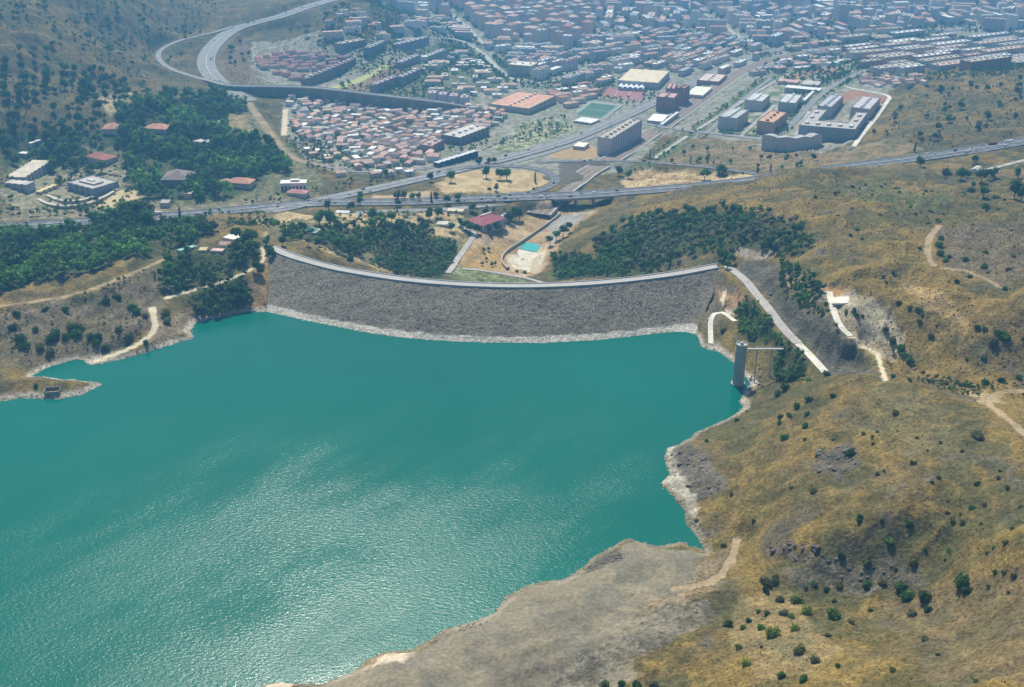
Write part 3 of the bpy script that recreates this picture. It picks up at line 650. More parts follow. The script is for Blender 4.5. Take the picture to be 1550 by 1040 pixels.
    # benches under the roads
    rw = grid_sample(RW, x, y, RX0, RY0, RS); inside = (x > RX0 + 8) & (x < RX1 - 8) & (y > RY0 + 8) & (y < RY1 - 8)
    return np.clip(col, .01, .9), wild
FOREST_PX = [
 [(0,442),(60,426),(150,410),(225,390),(262,374),(300,366),(330,352),(300,348),(228,342),(214,322),(190,318),(160,330),(128,352),(60,357),(0,360),(-120,370),(-120,450)],
 [(240,442),(246,405),(262,386),(300,380),(340,380),(380,372),(398,380),(392,394),(330,424),(290,438)],
 [(300,446),(345,424),(375,408),(378,450),(368,470),(310,484),(290,470)],
 [(190,205),(180,175),(200,155),(260,148),(350,140),(372,150),(372,166),(340,176),(345,200),(410,222),(438,250),(440,262),(400,262),(380,290),(300,305),(215,300),(192,275)],
 [(0,196),(60,200),(130,195),(185,200),(190,225),(120,222),(100,245),(40,240),(0,265)],
 [(420,345),(470,346),(560,340),(665,348),(640,368),(570,372),(540,390),(470,368),(430,366)],
 [(575,372),(650,362),(690,370),(694,388),(680,408),(655,422),(610,420),(560,400)],
 [(900,368),(930,348),(1000,326),(1100,320),(1180,332),(1222,352),(1230,375),(1205,390),(1160,380),(1090,378),(1040,388),(985,405),(940,412),(905,400)],
 [(1112,478),(1122,448),(1135,452),(1160,478),(1180,508),(1186,524),(1150,518),(1115,505)],
 [(1168,550),(1180,528),(1208,528),(1222,548),(1210,575),(1182,582)],
 [(1178,398),(1210,404),(1240,432),(1262,470),(1290,512),(1280,518),(1240,480),(1190,450),(1180,425)],
 [(834,388),(860,386),(935,400),(1010,402),(1040,396),(1000,410),(940,424),(842,424)],
]
tcol, twild = ground_colour()
V = np.stack([TX, TY, TZ], -1).reshape(-1, 3)
g = mesh_np('ground', V, gridf(NR, NA), 'ground', tcol.reshape(-1, 3), {'wild': twild.ravel()}, smooth=True); tag(g, kind='structure')
# far country beyond, one sheet to the horizon
b = MB(); b.face([(-40000, 5000, -86), (40000, 5000, -86), (40000, 45000, -86), (-40000, 45000, -86)], (.2, .19, .16)); o = b.build('plain', 'paint'); tag(o, kind='structure')
# lake
gx = np.arange(-800, 480, 7.0); gy = np.arange(180, 1010, 7.0); a_, b_ = np.meshgrid(gx, gy)
ws = in_poly(a_, b_, SHORE); dd, _, _ = dist_line(a_.ravel(), b_.ravel(), SHORE); ws |= (dd.reshape(a_.shape) < 15)
wf = gridf(len(gy), len(gx)); wf = wf[ws.ravel()[wf].all(1)]; uq, inv = np.unique(wf, return_inverse=True)
o = mesh_np('water', np.stack([a_, b_, a_ * 0], -1).reshape(-1, 3)[uq], inv.reshape(wf.shape), 'lake_water', smooth=True); tag(o, kind='structure')

# ------------------------------------------------------------------ dam
def at_line(P, s):
    d = np.r_[0, np.cumsum(np.linalg.norm(np.diff(P, axis=0), axis=1))]; return np.stack([np.interp(s * d[-1], d, P[:, i]) for i in range(2)], 1)
NS, NF = 420, 70
ss = np.linspace(0, 1, NS); Cc = at_line(CREST, ss); Ww = at_line(FACE_SHORE, ss)
tan_ = np.gradient(Cc, axis=0); tan_ /= np.linalg.norm(tan_, axis=1)[:, None]; nrm = np.stack([-tan_[:, 1], tan_[:, 0]], 1)  # away from the lake
dam = empty('dam', (0, 950, 0), 0, 'curved rockfill dam with grey rip-rap face holding back the teal lake', 'dam')
def relp(V): V = np.array(V, float); V[..., 1] -= 950; return V
tt_ = np.linspace(0, 1.16, NF)[:, None, None]; e0 = Cc - nrm * 5.5
XY = e0[None] * (1 - tt_) + Ww[None] * tt_; Z = (CREST_Z - .3) * (1 - tt_[..., 0]) * np.ones((1, NS))
X_, Y_ = XY[..., 0], XY[..., 1]
Z = Z + (fbm(X_ / 2.4, Y_ / 2.4, 3, 140) - .5) * 1.0 + (fbm(X_ / 12, Y_ / 7, 3, 150) - .5) * .7
pale = sst(3.6, 2.6, Z + (fbm(X_ / 12, Y_ / 12, 2, 160) - .5) * 1.0)[..., None]
pale = 1 - sst(2.9, 3.6, Z + (fbm(X_ / 12, Y_ / 12, 2, 160) - .5) * 1.2)[..., None]
tc = np.array((.168, .149, .112)) * (.9 + .25 * fbm(X_ / 30, Y_ / 12, 3, 170))[..., None]; tc = tc * (1 - pale) + np.array((.46, .43, .36)) * pale
o = mesh_np('upstream_face', relp(np.stack([X_, Y_, Z], -1)).reshape(-1, 3), gridf(NF, NS), 'riprap', tc.reshape(-1, 3), parent=dam)
me = o.data
ZT = -48.0; tt_ = np.linspace(0, 1, 26)[:, None, None]; f1 = Cc + nrm * 5.5; f2 = f1 + nrm * 1.85 * (CREST_Z - ZT); XY = f1[None] * (1 - tt_) + f2[None] * tt_; X_, Y_ = XY[..., 0], XY[..., 1]
Z = (CREST_Z - .3) * (1 - tt_[..., 0]) + ZT * tt_[..., 0] + (fbm(X_ / 4, Y_ / 4, 3, 180) - .5) * 1.4
mesh_np('downstream_face', relp(np.stack([X_, Y_, Z * np.ones_like(X_)], -1)).reshape(-1, 3), gridf(26, NS), 'riprap', (np.array((.16, .15, .12)) * np.ones((26 * NS, 3))), parent=dam)
def strip(P, nr, w0, w1, z0, z1, name, mat, col, parent=None, loc=(0, 0, 0), thick=0):
    """band between two offsets of a plan line, z per point added"""
    b = MB(); Q = np.array(P, float); L = 0
    for i in range(len(Q) - 1):
        a0 = Q[i, :2] + nr[i] * w0; a1 = Q[i, :2] + nr[i] * w1; b0 = Q[i + 1, :2] + nr[i + 1] * w0; b1 = Q[i + 1, :2] + nr[i + 1] * w1
        za, zb = Q[i, 2], Q[i + 1, 2]; s = math.hypot(*(Q[i + 1, :2] - Q[i, :2])); f = lambda p, z: (p[0] - loc[0], p[1] - loc[1], z - loc[2])
        b.face([f(a0, za + z1), f(b0, zb + z1), f(b1, zb + z1), f(a1, za + z1)], col, [(w0, L), (w0, L + s), (w1, L + s), (w1, L)])
        if z1 > z0:
            b.face([f(a0, za + z0), f(b0, zb + z0), f(b0, zb + z1), f(a0, za + z1)], col, [(w0, L), (w0, L + s), (w0 + .1, L + s), (w0 + .1, L)])
            b.face([f(b1, zb + z0), f(a1, za + z0), f(a1, za + z1), f(b1, zb + z1)], col, [(w1, L), (w1, L + s), (w1 + .1, L + s), (w1 + .1, L)])
        L += s
    return b.build(name, mat, parent)
def normals2(P):
    t_ = np.gradient(np.array(P)[:, :2], axis=0); t_ /= np.linalg.norm(t_, axis=1)[:, None] + 1e-9; return np.stack([-t_[:, 1], t_[:, 0]], 1)
C3 = np.c_[Cc, np.full(NS, CREST_Z)]
strip(C3, nrm, -5.6, 5.6, -1.2, .25, 'crest_road', 'crest_asphalt', (.4, .4, .4), dam, (0, 950, 0))
strip(C3, nrm, -5.3, -4.9, .25, 1.15, 'parapet', 'paint', (.62, .61, .58), dam, (0, 950, 0))
strip(C3, nrm, 4.9, 5.3, .25, 1.15, 'parapet', 'paint', (.62, .61, .58), dam, (0, 950, 0))

def mark_line(Q, rch):
    x0, x1, y0, y1 = Q[:, 0].min() - rch, Q[:, 0].max() + rch, Q[:, 1].min() - rch, Q[:, 1].max() + rch
    a0 = max(0, int((x0 - RX0) / RS)); a1 = min(len(rxs), int((x1 - RX0) / RS) + 2); b0 = max(0, int((y0 - RY0) / RS)); b1 = min(len(rys), int((y1 - RY0) / RS) + 2)
    if a1 > a0 and b1 > b0: d, _, _ = dist_line(RXX[b0:b1, a0:a1], RYY[b0:b1, a0:a1], Q[:, :2]); OCC[b0:b1, a0:a1] |= d < rch
# ------------------------------------------------------------------ roads
for key, r in ROADS.items():
    if r['mat'] in ('sand', 'soil'): continue
    P = r['P'].copy(); nr = normals2(P); h = r['w'] / 2
    dist = np.hypot(P[:, 0], P[:, 1]); far = float(np.mean(dist)); lift = .12 if far < 1300 else (.35 if far < 2300 else .9)
    o = strip(P, nr, -h, h, -1.6, lift, 'road' if r['mat'] not in ('sand', 'soil', 'white') else 'path', r['mat'], (.3, .3, .3)); tag(o, kind='structure')
    if key in ('motorway', 'avenue', 'upper_motorway'):
        o = strip(P, nr, -.5, .5, lift, lift + .8, 'median_barrier', 'paint', (.55, .54, .5)); tag(o, 'concrete median barrier along the centre of the ' + {'motorway': 'motorway crossing behind the dam', 'avenue': 'avenue climbing into the city', 'upper_motorway': 'wide curving motorway under the far hills'}[key], 'barrier')
    if key == 'motorway':
        for s in (-1, 1):
            o = strip(P, nr, s * (h + .2) - .2, s * (h + .2) + .2, lift, lift + .75, 'guard_rail', 'paint', (.5, .5, .5)); tag(o, 'grey guard rail along the ' + ('dam' if s < 0 else 'city') + '-facing edge of the motorway', 'guard rail')

def near_idx(P, px, py):
    a, b_ = project(P[:, 0], P[:, 1], P[:, 2]); return int(np.argmin((a - px) ** 2 + (b_ - py) ** 2))
# motorway bridge over the valley
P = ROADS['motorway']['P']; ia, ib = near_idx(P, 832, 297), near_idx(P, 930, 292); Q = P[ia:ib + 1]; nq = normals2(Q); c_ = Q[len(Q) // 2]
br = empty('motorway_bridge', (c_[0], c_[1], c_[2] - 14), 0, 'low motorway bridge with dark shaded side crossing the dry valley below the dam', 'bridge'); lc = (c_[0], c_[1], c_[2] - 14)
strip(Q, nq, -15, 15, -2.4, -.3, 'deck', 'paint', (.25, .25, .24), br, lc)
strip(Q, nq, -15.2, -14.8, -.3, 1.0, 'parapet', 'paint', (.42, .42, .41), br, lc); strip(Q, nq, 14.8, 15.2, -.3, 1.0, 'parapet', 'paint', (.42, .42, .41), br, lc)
for i in range(1, len(Q), 3):
    for s in (-9, 0, 9):
        q = Q[i, :2] + nq[i] * s; zg = Hp(q[0], q[1]) - 1; b = MB(); b.tube((q[0] - lc[0], q[1] - lc[1], zg - lc[2]), (q[0] - lc[0], q[1] - lc[1], Q[i, 2] - 2.4 - lc[2]), .9, .9, 8, (.4, .4, .38)); b.build('pier', 'paint', br)
# ramp on its long retaining wall above the hamlet
vp = [(318,122,6),(335,127,5),(352,130,4),(390,130.5,2),(430,130.5,-2),(480,132.5,-6),(520,137,-11),(560,142,-17),(600,146.5,-22),(640,151,-29),(680,156,-37),(700,160,-43),(720,163,-49)]
P = np.array([(*map(float, at_z(*q)), q[2]) for q in vp]); P = resample(smooth_line(P, 3), 10); nv = normals2(P); c_ = P[len(P) // 2]
via = empty('viaduct', (c_[0], c_[1], c_[2] - 14), 0, 'long curving viaduct on a tall grey-green wall above the red-roofed hamlet', 'viaduct'); lc = (c_[0], c_[1], c_[2] - 14)
strip(P, nv, -6.5, 6.5, -1, 0, 'deck', 'asphalt2', (.3, .3, .3), via, lc)
strip(P, nv, -6.9, -6.5, -1, 1.0, 'parapet', 'paint', (.46, .46, .42), via, lc); strip(P, nv, 6.5, 6.9, -1, 1.0, 'parapet', 'paint', (.46, .46, .42), via, lc)
b = MB()
for i in range(len(P) - 1):
    for s in (-6.3, 6.3):
        a = P[i, :2] + nv[i] * s; c = P[i + 1, :2] + nv[i + 1] * s; za, zb = Hp(*a) - 2, Hp(*c) - 2
        b.face([(a[0] - lc[0], a[1] - lc[1], za - lc[2]), (c[0] - lc[0], c[1] - lc[1], zb - lc[2]), (c[0] - lc[0], c[1] - lc[1], P[i + 1, 2] - 1 - lc[2]), (a[0] - lc[0], a[1] - lc[1], P[i, 2] - 1 - lc[2])][::(1 if s < 0 else -1)], (.17, .18, .14) if i % 3 else (.22, .22, .18))
b.build('retaining_wall', 'paint', via)
# railway: two tracks on a brown bed
rp = [(815,330),(850,300),(885,272),(915,252),(945,232),(975,210),(1005,190),(1035,168),(1065,148),(1095,128),(1120,112),(1150,98),(1190,86),(1240,76),(1300,68),(1400,59),(1560,47)]
P = np.array([(*at_z(a, b_, -50 - 10 * min(1, i / 8) - 1.2 * max(0, i - 9)), 0) for i, (a, b_) in enumerate(rp)]); P = resample(smooth_line(P, 3), 12); P = P[P[:, 1] > 1330]; P[:, 2] = H(P[:, 0], P[:, 1]); P[:, 2] = np.convolve(np.pad(P[:, 2], 7, mode='edge'), np.ones(15) / 15, 'valid') + .6; nv = normals2(P)
for i_ in range(0, len(P) - 1, 6): mark_line(P[i_:i_ + 8], 17)
o = strip(P, nv, -13, 13, -3, .25, 'railway_bed', 'rail_bed', (.3, .3, .3)); tag(o, kind='structure')
for k, s in enumerate((-4.5, 4.5)):
    c_ = P[0]; tr = empty('railway_track', tuple(c_), 0, 'straight railway track on the brown bed, the one ' + ('nearer the long tan-roofed apartment slab' if s > 0 else 'nearer the green stream bank'), 'railway track', 'railway tracks')
    for q in (-.75, .75): strip(P, nv, s + q - .12, s + q + .12, .25, .5, 'rail', 'paint', (.34, .30, .27), tr, tuple(c_))
    strip(P, nv, s - 1.5, s + 1.5, .25, .34, 'ballast', 'paint', (.28, .23, .19), tr, tuple(c_))
# pale edge strips by the railway
for s, nm in ((13.5, 'path'), (-16.5, 'path')):
    o = strip(P, nv, s, s + 3, -3, .5, nm, 'pale', (.3, .3, .3)); tag(o, kind='structure')

# ------------------------------------------------------------------ intake tower and its footbridge
tx, ty = map(float, at_z(1117, 581, 0.0)); tzt = 37.0
tw = empty('intake_tower', (tx, ty, 0), 0, 'tall round concrete intake tower standing in the lake by the shore', 'tower')
def ringz(b, prof, n, col):
    for i in range(len(prof) - 1):
        (r0, z0), (r1, z1) = prof[i], prof[i + 1]
        for k in range(n):
            a0, a1 = 2 * math.pi * k / n, 2 * math.pi * (k + 1) / n
            b.face([(r0 * math.cos(a0), r0 * math.sin(a0), z0), (r0 * math.cos(a1), r0 * math.sin(a1), z0), (r1 * math.cos(a1), r1 * math.sin(a1), z1), (r1 * math.cos(a0), r1 * math.sin(a0), z1)], col)
b = MB(); ringz(b, [(5.2, -14), (4.7, 0), (4.2, tzt - 2.0)], 28, (.36, .36, .34)); b.build('shaft', 'paint', tw)
b = MB(); ringz(b, [(4.2, tzt - 2.0), (4.75, tzt - 1.6), (4.75, tzt), (4.4, tzt), (4.4, tzt - 1.0), (0.01, tzt - 1.0)], 28, (.42, .42, .40)); b.build('cap', 'paint', tw)
b = MB(); b.box(-1.2, 1.2, -.9, 1.0, tzt - 1.0, tzt + 1.2, (.4, .4, .38)); b.build('hatch_house', 'paint', tw)
b = MB(); ringz(b, [(5.9, -3), (5.9, 1.0), (4.6, 1.0)], 28, (.33, .33, .31)); b.build('plinth', 'paint', tw)
b = MB(); b.tube((-4.6, -1.0, .5), (-4.5, -.6, tzt - 6), .22, .22, 6, (.55, .55, .53)); b.build('pipe', 'paint', tw)
bz = tzt - 4.6; e = at_z(1180, 527.5, bz); ex, ey = float(e[0]), float(e[1]); ang = math.atan2(ey - ty, ex - tx); L = math.hypot(ex - tx, ey - ty)
fb = empty('footbridge', (tx, ty, 0), ang, 'slim concrete footbridge from the intake tower to the wooded bank', 'footbridge')
b = MB(); b.box(4.3, L + 3, -1.1, 1.1, bz - .7, bz, (.46, .45, .42), bottom=True); b.build('deck', 'paint', fb)
for s in (-1, 1):
    b = MB(); b.box(4.5, L + 3, s * 1.05 - .05, s * 1.05 + .05, bz + .95, bz + 1.05, (.5, .5, .48), bottom=True)
    for i in range(int(L // 2.5)): b.box(4.8 + 2.5 * i, 4.9 + 2.5 * i, s * 1.05 - .05, s * 1.05 + .05, bz, bz + .95, (.5, .5, .48))
    b.build('railing', 'paint', fb)
for f_ in (.42, .8):
    q = (tx + math.cos(ang) * L * f_, ty + math.sin(ang) * L * f_); zg = Hp(*q) - 2; b = MB(); b.box(L * f_ - .35, L * f_ + .35, -.7, .7, zg, bz - .7, (.30, .29, .26)); b.build('pier', 'paint', fb)

# ------------------------------------------------------------------ spillway gate wall at the right end of the crest
A0 = np.array(at_z(1089, 412, 27)); A1 = np.array(at_z(1108, 413, 27)); d_ = A1 - A0; L = float(np.hypot(*d_)); ang = math.atan2(d_[1], d_[0])
sg = empty('spillway_wall', (A0[0], A0[1], 0), ang, 'dark grey concrete spillway wall under the end of the dam crest road', 'spillway')
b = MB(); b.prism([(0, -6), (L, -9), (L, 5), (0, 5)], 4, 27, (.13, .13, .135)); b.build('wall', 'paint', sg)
b = MB(); b.box(-1, L + 1, -1.5, 6, 27, 28.2, (.5, .49, .46)); b.build('slab', 'paint', sg)
for x_ in (0, L * .5, L - .6): b = MB(); b.box(x_, x_ + .6, -9.8, -6.2, 3, 26.5, (.2, .2, .2)); b.build('buttress', 'paint', sg)
b = MB(); b.box(-1, L + 1, -1.5, -1.3, 28.2, 29.2, (.55, .54, .5)); b.build('parapet', 'paint', sg)

# ------------------------------------------------------------------ stilling basin below the dam
def wall_obj(pts, h, th, name, mat, col, parent=None, origin=(0, 0, 0), z=None):
    P = np.array([tuple(cast1(*p)) for p in pts]) if z is None else np.array([(*map(float, at_z(p[0], p[1], z)), z) for p in pts])
    P = resample(smooth_line(P, 2), 3); return strip(P, normals2(P), -th / 2, th / 2, -3, h, name, mat, col, parent, origin)
bc = cast1(800, 378); bz0 = float(bc[2])
sb = empty('stilling_basin', tuple(bc), 0, 'pale concrete stilling basin with a small turquoise pool in the dry valley', 'basin'); og = tuple(bc)
o = wall_obj([(768,409),(758,398),(762,386),(775,376),(795,364),(815,350),(835,336),(848,325)], 3.2, 1.6, 'training_wall', 'paint', (.38, .35, .29), sb, og)
def slab(pts, z, dz, name, mat, col, parent=None, origin=(0, 0, 0)):
    P = [tuple(map(float, at_z(p[0], p[1], z))) for p in pts]
    ar = sum(P[i][0] * P[(i + 1) % len(P)][1] - P[(i + 1) % len(P)][0] * P[i][1] for i in range(len(P)))
    if ar < 0: P = P[::-1]
    b = MB(); b.prism([(q[0] - origin[0], q[1] - origin[1]) for q in P], z - dz - origin[2], z - origin[2], col); return b.build(name, mat, parent)
slab([(784,376),(800,362),(818,366),(816,382)], bz0 + 1.2, 4, 'pool', 'basin_water', (0, .3, .3), sb, og)
slab([(766,408),(764,396),(784,377),(816,383),(812,412),(798,416)], bz0 + .9, 4, 'apron', 'paint', (.58, .53, .42), sb, og)
slab([(801,412),(806,392),(818,384),(816,410)], bz0 + 3.6, 6, 'chute_wall', 'paint', (.46, .38, .25), sb, og)
slab([(785,400),(790,391),(793,392),(788,401)], bz0 + 1.8, 4, 'baffle', 'paint', (.30, .27, .21), sb, og)

# ------------------------------------------------------------------ landmarks for telling look-alikes apart
LM = [('intake tower',1117,548),('footbridge',1155,530),('spillway wall',1098,425),('white boat ramp',1080,492),('pale shore ramp',200,525),('ruined spit hut',82,590),('red-roofed hall',735,332),
 ('stilling basin',795,390),('motorway bridge',880,298),('ramp loop field',745,276),('long tan-roofed slab',940,208),('grass football pitch',902,166),('wide tan hall',972,112),
 ('brick tower pair',1010,152),('curved grey block',1197,212),('courtyard complex',1255,190),('orange-roofed block',1166,182),('dark blue hall',692,237),('viaduct wall',520,142),
 ('pyramid red roof',152,232),('modern grey college',132,278),('white arcade house',444,277),('orange garden roof',236,193),('white canopy',309,192),('terraced roof courtyard',800,155),
 ('white concrete slab',1270,455),('upper motorway',330,95),('ridge dirt track',130,441),('dam crest end',1085,404),('flat-roofed villa',355,355),('hill dirt track',1406,372),
 ('gully track',1505,618),('grey rock gully',1300,860),('grey shore shelf',950,900),('bleached shore rocks',1040,750),('bare dome top',1290,572),('yellow ridge line',1400,945),
 ('dark rock outcrop',1200,832),('burnt orange slope',1420,470),('white path gravel',1330,550),('railway bend',1100,125),('sports field',560,118),('city tower cluster',770,30),
 ('lone tall towers',1278,30),('far right rows',1420,85),('brown-roofed estate',450,100),('slip road',620,318),('stepped pink row',680,145),('cream slab',785,105),('salmon roof rows',1220,55),
 ('hamlet lane',431,185),('dirt cutting',400,195),('white roof depot',1058,137),('tree-lined channel',1100,160),('hairpin turn',244,85),('lower right slope',1500,980),('bright green bushes',1200,925),
 ('bowl meadow',1340,740),('shore point',290,507),('valley road',700,380),('pond',455,349),('dam left end',415,378),('spit tip',150,583),('grove behind dam',620,395),('knoll pines',1060,350),
 ('rail line cutting',920,258),('riverside lane',1060,195),('dusty lot',1190,150)]
LMN = [l[0] for l in LM]; LMP = np.array([(l[1], l[2]) for l in LM], float)
USED = set()
def rel(px, py, k):
    dx, dy = px - LMP[k, 0], (py - LMP[k, 1]) * 1.6; d = math.hypot(dx, dy)
    r = 'beside' if d < 14 else ('beyond' if dy < -abs(dx) * .8 else ('in front of' if dy > abs(dx) * .8 else 'level with'))
    return ('just ' if 14 <= d < 45 and r != 'level with' else '') + r
def uniq(look, px, py):
    o = np.argsort((LMP[:, 0] - px) ** 2 + ((LMP[:, 1] - py) * 1.6) ** 2)[:5]; c = []
    c.append(f'{look} {rel(px, py, o[0])} the {LMN[o[0]]}')
    for j in (1, 2, 3, 4): c.append(f'{look} {rel(px, py, o[0])} the {LMN[o[0]]}, towards the {LMN[o[j]]}')
    for j in (0, 2, 3): c.append(f'{look} {rel(px, py, o[1])} the {LMN[o[1]]}, towards the {LMN[o[j]]}')
    for j in (0, 1, 3): c.append(f'{look} {rel(px, py, o[2])} the {LMN[o[2]]}, towards the {LMN[o[j]]}')
    for q in c:
        if q not in USED and len(q.split()) <= 16: USED.add(q); return q
    for q in c:
        if len(q.split()) <= 16: return q
    return c[0]

# ------------------------------------------------------------------ plants
def ico(sub):
    t = (1 + 5 ** .5) / 2
    v = [(-1,t,0),(1,t,0),(-1,-t,0),(1,-t,0),(0,-1,t),(0,1,t),(0,-1,-t),(0,1,-t),(t,0,-1),(t,0,1),(-t,0,-1),(-t,0,1)]
    f = [(0,11,5),(0,5,1),(0,1,7),(0,7,10),(0,10,11),(1,5,9),(5,11,4),(11,10,2),(10,7,6),(7,1,8),(3,9,4),(3,4,2),(3,2,6),(3,6,8),(3,8,9),(4,9,5),(2,4,11),(6,2,10),(8,6,7),(9,8,1)]
    v = [np.array(q, float) / np.linalg.norm(q) for q in v]
    for _ in range(sub):
        nf = []; cache = {}
        def mid(a, b):
            k = (min(a, b), max(a, b))
            if k not in cache: m = v[a] + v[b]; v.append(m / np.linalg.norm(m)); cache[k] = len(v) - 1
            return cache[k]
        for a, b_, c in f:
            x, y, z = mid(a, b_), mid(b_, c), mid(c, a); nf += [(a, x, z), (b_, y, x), (c, z, y), (x, y, z)]
        f = nf
    return np.array(v), np.array(f)
ICO0, ICO1 = ico(0), ico(1)
def crown(seed, kind, cards, lobes, sub=1):
    """leaf clumps and cards spread through a crown; radius about 1, standing on z = 0 of the crown"""
    r = np.random.default_rng(seed); Vs, Fs = [], []; k = 0; L = []
    for i in range(lobes):
        if kind == 'cypress': z = .3 + 1.9 * i / max(1, lobes - 1); c = np.array([r.normal(0, .06), r.normal(0, .06), z]); rad = .42 * (1 - .62 * (i / max(1, lobes - 1)) ** 1.5); sc = np.array([1, 1, 1.5])
        elif kind == 'pine': a = r.uniform(0, 6.28); q = r.uniform(.1, .6); c = np.array([q * math.cos(a), q * math.sin(a), r.uniform(.55, 1.15)]); rad = r.uniform(.3, .5); sc = np.array([1.15, 1.15, .8])
        elif kind == 'shrub': a = r.uniform(0, 6.28); q = r.uniform(.0, .5); c = np.array([q * math.cos(a), q * math.sin(a), r.uniform(.25, .6)]); rad = r.uniform(.35, .55); sc = np.array([1, 1, .9])
        else: a = r.uniform(0, 6.28); q = r.uniform(.05, .58); c = np.array([q * math.cos(a), q * math.sin(a), r.uniform(.45, 1.2)]); rad = r.uniform(.34, .52); sc = np.array([1, 1, .95])
        L.append((c, rad, sc)); iv, jf = ICO1 if sub else ICO0
        d = 1 + (fbm(iv[:, 0] * 3 + i * 5, iv[:, 1] * 3 + iv[:, 2] * 4, 2, seed) - .5) * .9
        Vs.append(c + iv * sc * (rad * r.uniform(.55, .86)) * d[:, None]); Fs.append(jf + k); k += len(iv)
    for _ in range(cards):
        c, rad, sc = L[r.integers(len(L))]; u = r.normal(size=3); u /= np.linalg.norm(u); u[2] = abs(u[2]) * (1 if r.random() < .75 else -1)
        p = c + u * sc * rad * r.uniform(.85, 1.22); s = r.uniform(.07, .21) * (.7 if kind == 'cypress' else 1)
        q = r.normal(size=3); q -= q.dot(u) * u * .6; q /= np.linalg.norm(q); w = np.cross(u + r.normal(0, .5, 3), q); w /= np.linalg.norm(w) + 1e-9
        Vs.append(np.array([p - q * s, p + q * s * .8 + w * s * .3, p + w * s * 1.2 + u * s * .3])); Fs.append(np.array([[k, k + 1, k + 2]])); k += 3
    return np.vstack(Vs), np.vstack(Fs)
KINDS = {'tree': 'broad', 'pine_tree': 'pine', 'cypress': 'cypress', 'shrub': 'shrub'}
PRO, FAR = {}, {}
for kn, kk_ in KINDS.items():
    PRO[kn] = []
    for s_ in range(4):
        cv, cf = crown(100 + s_ * 7 + len(kn), kk_, 520 if kn == 'shrub' else 420, {'broad': 9, 'pine': 8, 'cypress': 6, 'shrub': 6}[kk_])
        PRO[kn].append(mesh_np('crown', cv, cf, 'leaves', obj=False))
    FAR[kn] = [crown(300 + s_ * 7 + len(kn), kk_, 84, {'broad': 5, 'pine': 5, 'cypress': 4, 'shrub': 3}[kk_], 0 if kk_ != 'broad' else 0) for s_ in range(5)]
tb = MB(); tb.tube((0, 0, -1.5), (.05, 0, .55), .13, .07, 6); tb.tube((.03, 0, .35), (.3, .15, .8), .05, .03, 5); tb.tube((.03, 0, .4), (-.28, -.1, .85), .05, .03, 5)
TRUNK = tb.build('trunk', 'wood_bark', mesh_only=True)
TONES = {'dark': (.060, .108, .028), 'deep green': (.078, .158, .034), 'green': (.115, .215, .040), 'bright green': (.20, .275, .045), 'olive': (.14, .145, .048), 'grey-green': (.150, .170, .085), 'leaf green': (.125, .265, .045)}
LIFT = {'tree': .45, 'pine_tree': .7, 'cypress': .1, 'shrub': -.15}
def size_word(r): return 'tiny' if r < 1.6 else 'small' if r < 2.6 else 'medium' if r < 4 else 'large' if r < 6 else 'very large'
GRP = {'tree': 'single broadleaf trees on open ground', 'pine_tree': 'single pines on the slopes', 'cypress': 'narrow cypresses', 'shrub': 'rounded shrubs on the dry hillsides'}
CATN = {'tree': 'tree', 'pine_tree': 'pine tree', 'cypress': 'cypress', 'shrub': 'shrub'}
LOOKN = {'tree': 'leafy tree', 'pine_tree': 'pine', 'cypress': 'cypress', 'shrub': 'bush'}
COUNT = {}
def plant(kind, px, py, r, tone, ground=None):
    p = cast1(px, py) if ground is None else ground
    x, y, z = p; pxx, pyy = project(x, y, z)
    look = f'{size_word(r)} {tone} {LOOKN[kind]}'; lab = uniq(look, float(pxx), float(pyy))
    COUNT[kind] = COUNT.get(kind, 0) + 1
    root = empty(kind, (x, y, z - .1), random.uniform(0, 6.28), lab, CATN[kind], GRP[kind])
    c = bpy.data.objects.new('crown', random.choice(PRO[kind])); COL.objects.link(c); c.parent = root; c.location = (0, 0, LIFT[kind] * r); s = random.uniform(.85, 1.15)
    c.scale = (r * s, r * random.uniform(.85, 1.15), r * (random.uniform(.95, 1.2) if kind != 'cypress' else 1.5)); t_ = TONES[tone]; k = random.uniform(.85, 1.2); c.color = (t_[0] * k * random.uniform(.9, 1.1), t_[1] * k, t_[2] * k, 1)
    t = bpy.data.objects.new('trunk', TRUNK); COL.objects.link(t); t.parent = root; t.scale = (r * .9, r * .9, r * 1.15)
    return root
def mass(name, pts, seed=1, label=None):
    """pts: rows (x, y, z, r, kind index, tone rgb) -> one object of kind stuff"""
    Vs, Fs, Ts, k = [], [], [], 0; r = np.random.default_rng(seed); names = list(FAR)
    for (x, y, z, rad, kn, tn) in pts:
        v, f = FAR[kn][r.integers(5)]; a = r.uniform(0, 6.28); ca_, sa = math.cos(a), math.sin(a); hs = rad * (r.uniform(.9, 1.25) if kn != 'cypress' else 1.6)
        V = np.stack([(v[:, 0] * ca_ - v[:, 1] * sa) * rad + x, (v[:, 0] * sa + v[:, 1] * ca_) * rad + y, v[:, 2] * hs + z + (LIFT[kn] * rad * .6)], 1)
        Vs.append(V); Fs.append(f + k); k += len(v); Ts.append(np.tile(np.array(tn, np.float32) * r.uniform(.75, 1.3), (len(v), 1)))
    if not Vs: return
    o = mesh_np(name, np.vstack(Vs), np.vstack(Fs), 'leaves_mass', np.vstack(Ts)); tag(o, label, kind='stuff'); return o
